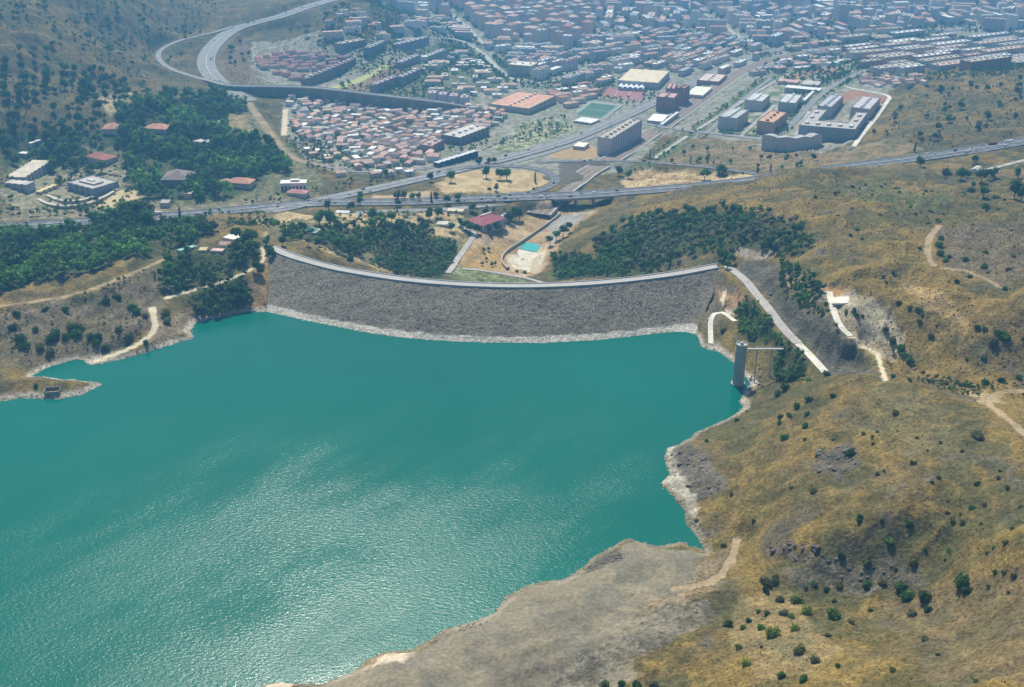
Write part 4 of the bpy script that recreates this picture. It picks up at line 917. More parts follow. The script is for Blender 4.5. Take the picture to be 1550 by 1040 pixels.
def scatter(poly_px, spacing, n_max=99999, jitter=True, keep=1.0, world=None, seed=0, avoid=True):
    P = pz(poly_px) if world is None else world; r = np.random.default_rng(seed + 17)
    x0, y0 = P.min(0); x1, y1 = P.max(0); gx, gy = np.meshgrid(np.arange(x0, x1, spacing), np.arange(y0, y1, spacing)); gx = gx.ravel() + r.uniform(-.5, .5, gx.size) * spacing; gy = gy.ravel() + r.uniform(-.5, .5, gy.size) * spacing
    m = in_poly(gx, gy, P) & (r.random(gx.size) < keep); gx, gy = gx[m], gy[m]
    if avoid: m = ~occ_at(gx, gy); gx, gy = gx[m], gy[m]
    if len(gx) > n_max: s = r.choice(len(gx), n_max, replace=False); gx, gy = gx[s], gy[s]
    return gx, gy, H(gx, gy)
def occ_at(x, y):
    i = np.clip(((x - RX0) / RS + .5).astype(int), 0, len(rxs) - 1); j = np.clip(((y - RY0) / RS + .5).astype(int), 0, len(rys) - 1); return OCC[j, i]
def in_view(x, y, z, pad=25):
    a, b_ = project(x, y, z); return (a > -pad) & (a < 1550 + pad) & (b_ > -pad) & (b_ < 1040 + pad)


# ------------------------------------------------------------------ buildings
WHITE, CREAM, PEACH, GREYW, BRICK, LAV, SAND_, BLUEG = (.74, .72, .68), (.68, .62, .50), (.66, .48, .38), (.50, .49, .48), (.42, .24, .18), (.52, .46, .48), (.60, .51, .42), (.42, .45, .50)
TERRA, PINKT, BROWNT, SALMON, GREYR, WHITER, TANR, DARKR = (.42, .22, .15), (.50, .32, .27), (.27, .17, .14), (.54, .37, .28), (.33, .33, .33), (.68, .67, .63), (.42, .38, .29), (.15, .15, .16)
def mark(poly, grow=1):
    P = np.array(poly); x0, y0 = P.min(0) - 8; x1, y1 = P.max(0) + 8
    a0, a1 = max(0, int((x0 - RX0) / RS)), min(len(rxs), int((x1 - RX0) / RS) + 2); b0, b1 = max(0, int((y0 - RY0) / RS)), min(len(rys), int((y1 - RY0) / RS) + 2)
    if a1 <= a0 or b1 <= b0: return
    m = in_poly(RXX[b0:b1, a0:a1], RYY[b0:b1, a0:a1], poly); OCC[b0:b1, a0:a1] |= m
def rect(cx, cy, ang, L, W_):
    c, s = math.cos(ang), math.sin(ang); return [(cx + c * u - s * v, cy + s * u + c * v) for u, v in ((-L/2, -W_/2), (L/2, -W_/2), (L/2, W_/2), (-L/2, W_/2))]
def notched(L, W_, step=11, dep=1.4, ends=False):
    """rectangle whose long sides step in and out, CCW"""
    n = max(1, int(L / step)); out = []; xs = np.linspace(-L/2, L/2, 2 * n + 2)
    for i in range(2 * n + 1):
        y = -W_/2 + (dep if i % 2 else 0); out += [(xs[i], y), (xs[i + 1], y)]
    for i in range(2 * n, -1, -1):
        y = W_/2 - (dep if i % 2 else 0); out += [(xs[i + 1], y), (xs[i], y)]
    return out
def roof_into(b, poly, L, W_, h, roofc, style, wallc, r, mi=0):
    if style == 'gable':
        k = W_ * .22; e = .5; A = (-L/2 - e, -W_/2 - e, h); B = (L/2 + e, -W_/2 - e, h); Cc_ = (L/2 + e, W_/2 + e, h); D = (-L/2 - e, W_/2 + e, h); R0 = (-L/2 - e, 0, h + k); R1 = (L/2 + e, 0, h + k)
        b.face([A, B, R1, R0], roofc, mi=mi); b.face([Cc_, D, R0, R1], roofc, mi=mi); b.face([B, Cc_, R1], wallc, mi=mi); b.face([D, A, R0], wallc, mi=mi)
    elif style == 'hip':
        k = W_ * .24; e = .6; q = min(W_ / 2, L / 2 - .2); A = (-L/2 - e, -W_/2 - e, h); B = (L/2 + e, -W_/2 - e, h); Cc_ = (L/2 + e, W_/2 + e, h); D = (-L/2 - e, W_/2 + e, h); R0 = (-L/2 + q, 0, h + k); R1 = (L/2 - q, 0, h + k)
        b.face([A, B, R1, R0], roofc, mi=mi); b.face([Cc_, D, R0, R1], roofc, mi=mi); b.face([B, Cc_, R1], roofc, mi=mi); b.face([D, A, R0], roofc, mi=mi)
    else:
        b.prism(poly, h - .3, h + .05, roofc, mi=mi, sides=False)
def parapet_into(b, poly, h, col, mi=0, th=.35, ph=.9):
    P = np.array(poly); c = P.mean(0); n = len(P)
    for i in range(n):
        a, d = P[i], P[(i + 1) % n]; e = d - a; L = np.hypot(*e)
        if L < .6: continue
        q = np.array([-e[1], e[0]]) / L * th; b.prism([tuple(a), tuple(d), tuple(d + q), tuple(a + q)], h, h + ph, col, mi=mi)
def huts_into(b, L, W_, h, n, col, r, mi=0):
    for i in range(n):
        x = (-L/2 + L * (i + .5) / n) + r.uniform(-1, 1); s = r.uniform(1.6, 2.6); b.box(x - s, x + s, -s * .9 + r.uniform(-1, 1), s * .9, h, h + r.uniform(2.3, 3.2), col, mi=mi)
BR = np.random.default_rng(99)
def building(name, lab, cat, grp, cx, cy, ang, L, W_, h, wallc, roofc, style='flat', parts=True, huts=None, z=None, step=11, hutc=WHITER, mk=True, poly=None, base=5):
    if z is None:
        cs = rect(cx, cy, ang, L, W_); zz = H(np.array([c[0] for c in cs]), np.array([c[1] for c in cs])); z = float(zz.mean())
    if mk: mark(rect(cx, cy, ang, L + 5, W_ + 5))
    root = empty(name, (cx, cy, z), ang, lab, cat, grp)
    P = poly or (notched(L, W_, step) if L > 24 and style == 'flat' else [(-L/2, -W_/2), (L/2, -W_/2), (L/2, W_/2), (-L/2, W_/2)])
    b = MB(); b.prism(P, -base, h, wallc, cap=False); 
    for i in range(len(b.uv)): b.uv[i] = (b.uv[i][0], b.uv[i][1] - base)
    b.build('wall', 'facade', root)
    b = MB(); roof_into(b, P, L, W_, h, roofc, style, wallc, BR)
    rf = b.build('roof', 'roofing', root)
    if style == 'flat' and parts:
        b = MB(); parapet_into(b, P, h, tuple(min(.7, c * 1.15) for c in wallc)); b.build('parapet', 'paint', root)
        for i in range(huts if huts is not None else max(1, int(L / 16))):
            n = huts if huts is not None else max(1, int(L / 16)); x = -L/2 + L * (i + .5) / n; b = MB(); s = BR.uniform(1.8, 2.8); b.box(x - s, x + s, -s, s * .8, h + .05, h + BR.uniform(2.4, 3.3), hutc); b.build('stair_house', 'paint', rf)
    return root
def bld3(name, lab, cat, P0, P1, P2, h, wallc, roofc, style='flat', zg=None, **kw):
    """base corners seen in the photo: left, nearest, right"""
    z = float(np.mean([cast1(*p)[2] for p in (P0, P1, P2)])) if zg is None else zg
    A0, A1, A2 = [np.array(list(map(float, at_z(p[0], p[1], z)))) for p in (P0, P1, P2)]
    e1, e2 = A1 - A0, A2 - A1; n1, n2 = np.hypot(*e1), np.hypot(*e2)
    if n1 >= n2: u = e1 / n1; v = np.array([-u[1], u[0]]); L, W_ = n1, max(6, abs(e2.dot(v)) if abs(e2.dot(v)) > .5 * n2 else n2); c = A0 + u * L / 2 + v * W_ / 2; ang = math.atan2(u[1], u[0])
    else: v = e2 / n2; u = np.array([v[1], -v[0]]); ang = math.atan2(v[1], v[0]); W_ = max(6, n1 * .95); L = n2; c = A1 + v * L / 2 + np.array([-v[1], v[0]]) * W_ / 2
    if P1[0] < 500: mark(rect(float(c[0]), float(c[1]) - 12, 0, max(L, W_) + 6, W_ + 26 if L > W_ else L + 26))
    return building(name, lab, cat, None, float(c[0]), float(c[1]), ang, float(L), float(W_), h, wallc, roofc, style, z=z, **kw)
def flat_ground(name, pts, mat, col, lab, cat, lift=.35, zg=None, sides=3):
    z = float(np.mean([cast1(*p)[2] for p in pts])) if zg is None else zg
    P = [tuple(map(float, at_z(p[0], p[1], z))) for p in pts]
    if sum(P[i][0] * P[(i + 1) % len(P)][1] - P[(i + 1) % len(P)][0] * P[i][1] for i in range(len(P))) < 0: P = P[::-1]
    mark(P); c = np.mean(P, 0); root = empty(name, (float(c[0]), float(c[1]), z), 0, lab, cat)
    b = MB(); b.prism([(q[0] - c[0], q[1] - c[1]) for q in P], -sides, lift, col); return root, b, [(q[0] - c[0], q[1] - c[1]) for q in P], z

AB = 'apartment_block'
bld3(AB, 'long tan-roofed apartment slab with lavender walls beside the railway', 'apartment block', (908,233), (925,238), (971,208), 29, (.55,.50,.53), TANR, huts=8, hutc=(.45,.42,.36))
for P0, P1, P2, h, lab in [((992,167),(1020,170),(1026,163),26,'nearer brick apartment tower with pink roof huts beside a white shed'), ((1022,158),(1034,160),(1043,155),32,'taller brick tower behind the pink-roofed one by the railway'), ((1006,158),(1020,159),(1024,150),30,'brick tower with terracotta cap behind the other brick towers')]:
    bld3('apartment_tower', lab, 'tower block', P0, P1, P2, h, (.36,.22,.19), PINKT, huts=3, hutc=(.5,.28,.26))
bld3('shed', 'bright white flat shed at the foot of the brick tower', 'shed', (979,187),(1003,190),(1012,180), 7, GREYW, (.8,.8,.8), parts=False)
bld3('platform_canopy', 'narrow white canopy running alongside the railway', 'canopy', (1000,191),(1003,192),(1028,173), 4, GREYW, WHITER, parts=False)
bld3('depot', 'pale yellow-roofed depot beside the railway', 'depot', (1043,145),(1064,150),(1078,138), 7, CREAM, (.72,.72,.58), parts=False)
bld3('depot', 'brick depot with a white roof patch near the rail bridge', 'depot', (1068,124),(1088,131),(1100,120), 9, BRICK, (.55,.45,.40))
hall = bld3('hall', 'huge flat tan-roofed hall beyond the red courts', 'hall', (930,133),(996,136),(1013,118), 14, GREYW, (.62,.53,.36), parts=False)
r_, b, q_, z_ = flat_ground('vaulted_hall', [(935,137),(974,139),(980,130),(941,126)], 'paint', (.5,.5,.5), 'hall of five white vaults in front of the huge tan roof', 'hall', 6); b.build('wall', 'paint', r_)
a0_, a1_, a2_, a3_ = [np.array(p) for p in q_]
for i in range(5):
    b = MB(); f0, f1 = i / 5, (i + .82) / 5; E0, E1, E2, E3 = a0_ * (1 - f0) + a1_ * f0, a0_ * (1 - f1) + a1_ * f1, a3_ * (1 - f1) + a2_ * f1, a3_ * (1 - f0) + a2_ * f0
    for s in range(6):
        t0, t1 = s / 6, (s + 1) / 6; k0, k1 = math.sin(math.pi * t0) * 3, math.sin(math.pi * t1) * 3; g = lambda A, B, t: A * (1 - t) + B * t
        p0, p1, p2, p3 = g(E0, E1, t0), g(E0, E1, t1), g(E3, E2, t1), g(E3, E2, t0); b.face([(p0[0], p0[1], 6 + k0), (p1[0], p1[1], 6 + k1), (p2[0], p2[1], 6 + k1), (p3[0], p3[1], 6 + k0)], (.85, .85, .85))
    b.build('vault', 'paint', r_)
r_, b, q_, z_ = flat_ground('tennis_court', [(909,146),(969,152),(978,137),(921,133)], 'paint', (.30,.13,.12), 'dark red sports courts in front of the white vaults', 'sports court'); b.build('court', 'paint', r_)
b = MB(); e = np.array(q_); 
for s in (.32, .64):
    p, q = e[0] * (1 - s) + e[1] * s, e[3] * (1 - s) + e[2] * s; w = np.array([.5, 0]); b.prism([tuple(p - w), tuple(p + w), tuple(q + w), tuple(q - w)], .36, .42, (.6, .5, .48))
b.build('line', 'paint', r_)
r_, b, q_, z_ = flat_ground('football_pitch', [(862,176),(913,182),(943,159),(893,153)], 'paint', (.30,.33,.30), 'green grass football pitch with a pale surround beside the avenue', 'football pitch', .3); b.build('surround', 'paint', r_)
e = np.array(q_); c = e.mean(0); inn = [tuple(c + (p - c) * .86) for p in e]; b = MB(); b.prism(inn, .3, .55, (.05, .13, .075)); b.build('turf', 'paint', r_)
e = np.array(inn); b = MB(); 
def ln(p, q, w=.45):
    d = (q - p) / np.hypot(*(q - p)); nn = np.array([-d[1], d[0]]) * w; b.prism([tuple(p - nn), tuple(q - nn), tuple(q + nn), tuple(p + nn)], .55, .6, (.6, .65, .6))
ci = [c + (p - c) * .93 for p in e]
for i in range(4): ln(ci[i], ci[(i + 1) % 4])
ln((ci[0] + ci[1]) / 2, (ci[2] + ci[3]) / 2) if np.hypot(*(ci[0] - ci[1])) > np.hypot(*(ci[1] - ci[2])) else ln((ci[1] + ci[2]) / 2, (ci[3] + ci[0]) / 2)
b.build('line', 'paint', r_)
bld3('pavilion', 'long white pavilion roof along the near side of the football pitch', 'pavilion', (868,186),(894,190),(900,183), 4, GREYW, WHITER, parts=False)
for P0, P1, P2, h, wc, rc, lab, hc, nh in [
    ((1085,194),(1114,198),(1132,185),21,(.54,.50,.48),(.42,.42,.40),'grey block with white roof huts beside the riverside lane',WHITER,9),
    ((1144,200),(1170,204),(1190,188),20,(.52,.31,.22),(.52,.30,.18),'orange-roofed brown apartment block with an open top',(.30,.17,.13),4),
    ((1125,165),(1153,168),(1165,157),17,(.54,.51,.49),(.5,.5,.48),'block under white roof boxes behind the grey block',(.75,.75,.72),7),
    ((1176,168),(1203,171),(1213,158),17,(.55,.52,.49),(.5,.5,.48),'block under white roof boxes behind the orange-roofed block',(.75,.75,.72),7),
    ((1237,174),(1257,178),(1275,161),18,(.50,.42,.42),(.42,.42,.43),'purple-grey block at the back corner of the courtyard',(.55,.55,.56),9),
    ((1291,176),(1315,182),(1331,164),18,(.58,.43,.41),(.45,.43,.43),'pinkish block near the bare orange plot and white path',(.55,.53,.53),9)]:
    bld3(AB, lab, 'apartment block', P0, P1, P2, h, wc, rc, huts=nh, hutc=hc)
# courtyard complex
z_ = float(cast1(1250, 216)[2]); A0, A1, A2 = [np.array(list(map(float, at_z(*p, z_)))) for p in ((1207,212),(1291,219),(1309,194))]; u_, v_ = A1 - A0, (A2 - A1) * 1.05
F = lambda s, t: tuple(A0 + u_ * s + v_ * t)
cc = empty('courtyard_block', (*map(float, A0), z_), 0, 'large dark blue-grey U-shaped block around a green courtyard', 'apartment block'); og2 = lambda P: [(p[0] - A0[0], p[1] - A0[1]) for p in P]
UP = [F(0, 0), F(1, 0), F(1, 1), F(.80, 1), F(.80, .34), F(.24, .34), F(.24, 1), F(0, 1)]; mark([F(-.03, -.05), F(1.03, -.05), F(1.03, 1.05), F(-.03, 1.05)])
b = MB(); b.prism(og2(UP), -5, 24, (.26, .29, .33), cap=False); b.build('wall', 'facade', cc)
b = MB(); 
for P in ([F(0, 0), F(1, 0), F(1, .34), F(0, .34)], [F(0, .34), F(.24, .34), F(.24, 1), F(0, 1)], [F(.80, .34), F(1, .34), F(1, 1), F(.80, 1)]): b.face([(p[0], p[1], 24) for p in og2(P)], (.40, .38, .34))
rf = b.build('roof', 'roofing', cc); b = MB(); parapet_into(b, og2(UP), 24, (.5, .5, .5)); b.build('parapet', 'paint', cc)
b = MB(); b.face([(p[0], p[1], 1.0) for p in og2([F(.24, .34), F(.80, .34), F(.80, 1), F(.24, 1)])], (.16, .22, .09)); b.build('courtyard_lawn', 'paint', cc)
b = MB(); b.prism(og2([F(.45, .6), F(.6, .6), F(.6, .8), F(.45, .8)]), 1, 1.5, (.16, .5, .45)); b.build('pool', 'paint', cc)
for s, t in ((.1, .15), (.3, .15), (.5, .15), (.7, .15), (.9, .15), (.1, .5), (.1, .8), (.9, .5), (.9, .8)):
    b = MB(); b.prism(og2([F(s - .03, t - .05), F(s + .03, t - .05), F(s + .03, t + .05), F(s - .03, t + .05)]), 24, 26.6, (.5, .48, .44)); b.build('stair_house', 'paint', rf)
# curved grey block with a scalloped top
z_ = float(cast1(1197, 229)[2]); arc = resample(smooth_line([(*map(float, at_z(*p, z_)), 0) for p in ((1152,224),(1172,228),(1197,229.5),(1222,228),(1243,223))], 3), 4.2); na = normals2(arc); o_ = arc[0, :2].copy()
cb = empty('curved_block', (*map(float, o_), z_), 0, 'curved grey apartment block with a scalloped roofline facing the motorway', 'apartment block'); n = len(arc)
if True:
    tall = [20 + 2.6 * abs(math.sin(math.pi * 4 * i / (n - 1))) for i in range(n)]
    fr = arc[:, :2] + 0 * na; bk = arc[:, :2] + na * 15; poly = [tuple(p - o_) for p in fr] + [tuple(p - o_) for p in bk[::-1]]; mark([tuple(p) for p in arc[:, :2] - na * 3] + [tuple(p) for p in (bk + na * 3)[::-1]])
    b = MB(); b.prism(poly, -5, tall + tall[::-1], (.52, .49, .48), cap=False); b.build('wall', 'facade', cb)
    b = MB()
    for i in range(n - 1): b.face([(*(fr[i] - o_), tall[i] - .8), (*(fr[i + 1] - o_), tall[i + 1] - .8), (*(bk[i + 1] - o_), tall[i + 1] - .8), (*(bk[i] - o_), tall[i] - .8)], (.42, .41, .39))
    b.build('roof', 'roofing', cb)
for args in [
    ('school', 'long white flat roof beyond the white-boxed blocks', 'school', (1187,137),(1240,142),(1243,138), 6, GREYW, WHITER),
    ('school', 'long low building with a pink-red roof beside the bare field', 'school', (1176,127),(1206,130),(1208,126), 6, PEACH, PINKT),
    ('school', 'grey-roofed low building beside the bare orange field', 'school', (1211,132),(1240,134),(1243,128), 6, GREYW, (.45,.42,.38)),
    ('hall', 'small slanted white-roofed hall beside the district street', 'hall', (1214,156),(1219,157),(1233,143), 6, GREYW, WHITER),
    ('bus_station', 'dark blue low hall with a pale roof at the avenue bend', 'hall', (661,252),(664,255),(724,236), 8, (.05,.07,.14), (.52,.54,.55)),
    (AB, 'low grey apartment block beyond the dark blue hall', 'apartment block', (676,213),(697,221),(741,204), 13, (.25,.24,.24), (.50,.46,.40)),
    (AB, 'orange brick block at the hamlet corner', 'apartment block', (643,228),(655,233),(673,223), 12, (.36,.26,.23), (.40,.28,.23)),
    (AB, 'brick slab with an orange roof beside the avenue trees, by the terraced roof courtyard', 'apartment block', (742,164),(801,174),(842,154), 11, (.46,.42,.34), (.55,.30,.19)),
    (AB, 'tall cream slab with green tint standing alone', 'apartment block', (768,116),(803,119),(806,112), 25, (.46,.46,.36), (.60,.58,.48)),
    (AB, 'dark slab wall at the edge of the brown-roofed estate', 'apartment block', (461,128),(465,130),(540,98), 12, (.24,.19,.20), BROWNT),
    (AB, 'slab with grey roof above the green slope, first of the row', 'apartment block', (501,76),(516,77),(555,70), 13, (.32,.27,.27), (.45,.38,.33)),
    (AB, 'dark blue-grey slab above the green slope, middle of the row', 'apartment block', (556,84),(560,86),(586,75), 17, (.24,.26,.30), (.42,.38,.34)),
    (AB, 'long blue-grey slab above the green slope beside the pale street', 'apartment block', (597,76),(602,78),(650,66), 14, (.25,.28,.33), (.50,.42,.36)),
    (AB, 'grey slab between the green slope and the market street', 'apartment block', (603,103),(608,105),(637,93), 13, (.33,.31,.32), (.42,.40,.36)),
    (AB, 'grey slab below the pale plaza', 'apartment block', (639,95),(644,97),(677,84), 13, (.34,.34,.35), (.46,.42,.38)),
    (AB, 'pink-grey slab beside the brown sports field', 'apartment block', (563,139),(570,141),(604,127), 15, (.32,.26,.28), (.42,.34,.32)),
    (AB, 'grey slab with dark trees behind the sports field', 'apartment block', (603,127),(608,129),(637,116), 14, (.30,.28,.31), (.45,.36,.33)),
    # park and villa buildings on the left
    ('villa', 'big steep red pyramid-roofed hall among the park trees', 'hall', (130,244),(160,250),(175,243), 7, (.55,.48,.42), (.36,.13,.11), 'hip'),
    ('villa', 'long orange-roofed villa in the deep green wood', 'villa', (217,200),(252,202),(258,196), 6, SAND_, (.52,.26,.16), 'hip'),
    ('villa', 'small red-roofed villa at the edge of the park', 'villa', (161,198),(182,201),(188,194), 6, SAND_, (.45,.2,.14), 'hip'),
    ('villa', 'broad brown double-gabled roof hidden in the park trees', 'villa', (246,278),(285,281),(296,268), 8, (.22,.20,.18), (.22,.18,.16), 'hip'),
    ('villa', 'villa with a bright terracotta roof beside the dirt cutting', 'villa', (344,284),(378,286),(388,279), 7, (.52,.45,.38), (.50,.24,.16), 'hip'),
    ('villa', 'low villa wing with a salmon roof in the park trees', 'villa', (332,279),(345,282),(350,277), 5, (.55,.48,.4), (.5,.27,.2), 'hip'),
    ('villa', 'low red roof in front of the white arcade house', 'villa', (434,297),(462,299),(467,294), 5, (.6,.55,.5), (.5,.22,.2), 'hip'),
    ('school', 'long slanting tan-roofed hall at the far side of the car park', 'hall', (15,272),(40,276),(80,250), 7, (.42,.42,.42), (.50,.44,.34)),
    ('school', 'grey-walled block beside the long tan-roofed hall', 'office block', (8,287),(42,290),(48,284), 9, (.38,.40,.43), (.45,.42,.38)),
    ('shed', 'small white-roofed shed in the park wood', 'shed', (45,220),(48,221),(72,213), 4, GREYW, WHITER),
    ('shed', 'yellow-roofed shed beside the modern grey college', 'shed', (57,293),(62,295),(88,284), 4, SAND_, (.62,.52,.22)),
    ('shed', 'tiny white shed among the park trees', 'shed', (28,236),(40,237),(43,234), 4, GREYW, WHITER),
    ('villa', 'white house below the curved dark canopy', 'villa', (292,220),(314,222),(318,217), 6, (.62,.60,.52), (.5,.48,.40)),
    ('villa', 'cream house in the trees beside the motorway', 'villa', (245,312),(256,314),(260,309), 6, (.5,.48,.42), (.35,.32,.28)),
    ('villa', 'cream house by the clearing, beside the broad brown roof', 'villa', (281,298),(290,300),(294,296), 6, (.58,.50,.36), (.5,.4,.3)),
    ('villa', 'flat grey-roofed lodge on the tan terrace behind the dam', 'villa', (660,344),(682,345),(686,340), 4, (.45,.42,.36), (.50,.47,.40)),
    ('villa', 'small roadside house with a pale flat roof near the slip road', 'villa', (676,323),(700,325),(702,321), 4, SAND_, (.55,.48,.36)),
    ('villa', 'small grey building behind the red-roofed hall', 'villa', (756,333),(768,334),(774,329), 5, GREYW, (.42,.42,.44)),
    ('villa', 'low pink-roofed house on the ridge beside the flat-roofed villa', 'villa', (319,385),(337,386),(341,382), 4, (.5,.46,.38), (.55,.38,.32)),
    ('house', 'low terrace house with a red-brown roof below the flat-roofed villa', 'house', (332,376),(348,377),(353,372), 4, (.58,.52,.44), (.42,.27,.2), 'gable'),
    ('shed', 'yellow canopy on the ridge next to the turquoise strip roof', 'shed', (301,382),(313,383),(316,378), 3, SAND_, (.45,.42,.2)),
    ('shed', 'long narrow turquoise roof on the ridge', 'shed', (270,383),(273,384),(301,376), 3, (.3,.35,.33), (.22,.45,.38)),
    ('shed', 'white-domed tent between the motorway and the slip road', 'shed', (508,325),(527,326),(530,323), 3, GREYW, (.75,.75,.72), 'hip'),
    ('warehouse', 'pale yellow triangular-roofed store in front of the long tan-roofed slab', 'warehouse', (866,226),(884,228),(892,222), 6, (.5,.48,.40), (.75,.70,.55)),
    ('house', 'white farmhouse at the end of the right hill road', 'house', (1470,262),(1478,263),(1484,258), 5, WHITE, (.5,.45,.38), 'gable'),
    ('villa', 'white flat-roofed villa of two wings on the ridge by the dam', 'villa', (338,367),(356,371),(375,362), 6, (.55,.50,.42), (.78,.75,.66))]:
    kw = {}; a = args[:9]; st_ = args[9] if len(args) > 9 else 'flat'
    bld3(a[0], a[1], a[2], a[3], a[4], a[5], a[6], a[7], a[8], st_, parts=(a[0] == AB))
# stepped pink-roofed row
for i in range(4):
    x = 648 + i * 16; bld3(AB, ['first stepped block of the pink-roofed row under the green park', 'second stepped block of the pink-roofed row from the viaduct', 'third stepped block of the pink-roofed row, near the garden court', 'last stepped block of the pink-roofed row beside the avenue trees'][i], 'apartment block', (x, 153 + i * 1.6), (x + 12.5, 154.5 + i * 1.6), (x + 15, 150 + i * 1.6), 16 - i * .8, (.48,.47,.50), (.48,.33,.30), huts=1)
# red-roofed hall by the valley
z_ = float(cast1(732, 349)[2]); A0, A1, A2 = [np.array(list(map(float, at_z(*p, z_)))) for p in ((709,342),(731,351),(765,339))]; e2 = A2 - A1; L = float(np.hypot(*e2)); an = math.atan2(e2[1], e2[0]); W_ = float(np.hypot(*(A1 - A0))); v = np.array([-math.sin(an), math.cos(an)]); c = A1 + e2 / 2 + v * W_ / 2
rh = building('hall', 'large red-roofed hall with white columns above the dry valley', 'hall', None, float(c[0]), float(c[1]), an, L, W_, 8, (.45,.44,.42), (.36,.10,.12), 'hip', z=z_)
b = MB(); b.box(-L * .22, L * .22, -1, 1, 8 + W_ * .24 - .3, 8 + W_ * .24 + .4, (.72, .66, .6)); b.build('skylight', 'paint', rh)
for i in range(9):
    x = -L/2 + .4 + (L - .8) * i / 8; b = MB(); b.box(x - .35, x + .35, -W_/2 - 1.0, -W_/2 - .3, -5, 8, (.68, .67, .63)); b.build('column', 'paint', rh)
# white arcade house
z_ = float(cast1(448, 292)[2]); A0, A1 = [np.array(list(map(float, at_z(*p, z_)))) for p in ((425,291),(464,290))]; e_ = A1 - A0; L = float(np.hypot(*e_)); an = math.atan2(e_[1], e_[0]); v = np.array([-math.sin(an), math.cos(an)]); c = A0 + e_ / 2 + v * 8
ah = empty('villa', (float(c[0]), float(c[1]), z_), an, 'white arcade house with dark arches beside the park wood', 'villa'); mark(rect(c[0], c[1], an, L + 6, 22))
b = MB(); b.box(-L/2, L/2, -6, 8, -4, 11, (.72, .70, .66)); b.build('wall', 'paint', ah); b = MB(); b.box(-L/2 - .4, L/2 + .4, -6.4, 8.4, 11, 11.8, (.75, .73, .66)); b.box(-4, 8, -1, 5, 11.8, 14.5, (.72, .7, .64)); b.build('roof', 'roofing', ah)
for i in range(7):
    x = -L/2 + L * (i + .5) / 7; b = MB(); P = [(x - 1.2, 1.5), (x + 1.2, 1.5), (x + 1.2, 6.5)] + [(x + 1.2 * math.cos(t), 6.5 + 1.2 * math.sin(t)) for t in np.linspace(.3, 2.8, 5)] + [(x - 1.2, 6.5)]
    b.face([(p[0], -6.06, p[1]) for p in P], (.05, .055, .06)); b.build('arch', 'paint', ah)
# modern college with curved terraces
z_ = float(cast1(140, 294)[2]); cg = bld3('college', 'modern grey college with a layered flat roof above curved terraces', 'college', (103,288),(142,298),(173,284), 10, (.30,.33,.38), (.40,.37,.33), zg=z_, huts=0)
for P0, P1, P2, zo in [((112,283),(140,289),(166,279), 3.4)]:
    b = MB(); b.box(-16, 14, -9, 7, 10.05, 12.2, (.45, .42, .38)); b.build('upper_roof', 'roofing', cg); b = MB(); b.box(-9, 4, -2.5, 1.5, 12.2, 13.6, (.66, .66, .62)); b.build('skylight', 'paint', cg)
for k, (pts, hh, lab) in enumerate([([(58,302),(72,311),(95,316),(120,315),(145,308),(168,295),(178,287)], 3.0, 'outer curved terrace wall around the modern grey college'), ([(72,296),(85,304),(105,308),(125,306),(142,300)], 2.6, 'inner curved terrace wall under the modern grey college')]):
    P = np.array([tuple(cast1(*p)) for p in pts]); P = resample(smooth_line(P, 3), 4); P[:, 2] = P[:, 2].mean(); o = strip(P, normals2(P), -2.2, 2.2, -3, hh, 'terrace_wall', 'paint', (.50, .46, .36)); tag(o, lab, 'wall')
# curved canopy pair in the park
r_, b, q_, z_ = flat_ground('canopy', [(283,197),(334,192),(335,188),(284,192)], 'paint', (.7,.7,.66), 'long white canopy roof in the park wood', 'canopy', 6); b.build('roof', 'paint', r_)
P = np.array([(*map(float, at_z(*p, cast1(310, 208)[2])), float(cast1(310, 208)[2])) for p in ((286,208),(298,202),(314,200),(330,202),(340,208))]); P = resample(smooth_line(P, 3), 4); o = strip(P, normals2(P), -4, 4, 0, 6, 'canopy', 'paint', (.12,.12,.13)); tag(o, 'curved dark canopy roof below the long white canopy', 'canopy')
# ruin on the spit
rx_, ry_, rz_ = cast1(80, 593); ru = empty('ruined_hut', (rx_, ry_, rz_), .15, 'roofless grey concrete hut on the low spit in the lake', 'hut')
for x0, x1, y0, y1, h_ in ((-6, 6, -3.4, -3, 1.6), (-6, 6, 3, 3.4, 3), (-6, -5.6, -3, 3, 2.6), (5.6, 6, -3, 3, 2.4)): b = MB(); b.box(x0, x1, y0, y1, -1.5, h_, (.30, .27, .22)); b.build('wall', 'paint', ru)
b = MB(); b.box(-5.6, 5.6, -3, 3, -1, .1, (.15, .15, .13)); b.build('floor', 'paint', ru)
# pond in the garden
r_, b, q_, z_ = flat_ground('pond', [(425,352),(478,353),(486,347),(470,344),(430,345)], 'paint', (.42,.40,.30), 'still green garden pond with pale banks behind the dam', 'pond', .4); b.build('rim', 'paint', r_)
e = np.array(q_); c = e.mean(0); b = MB(); b.prism([tuple(c + (p - c) * .88) for p in e], .4, .5, (.05,.2,.15)); b.build('surface', 'pond_water', r_)

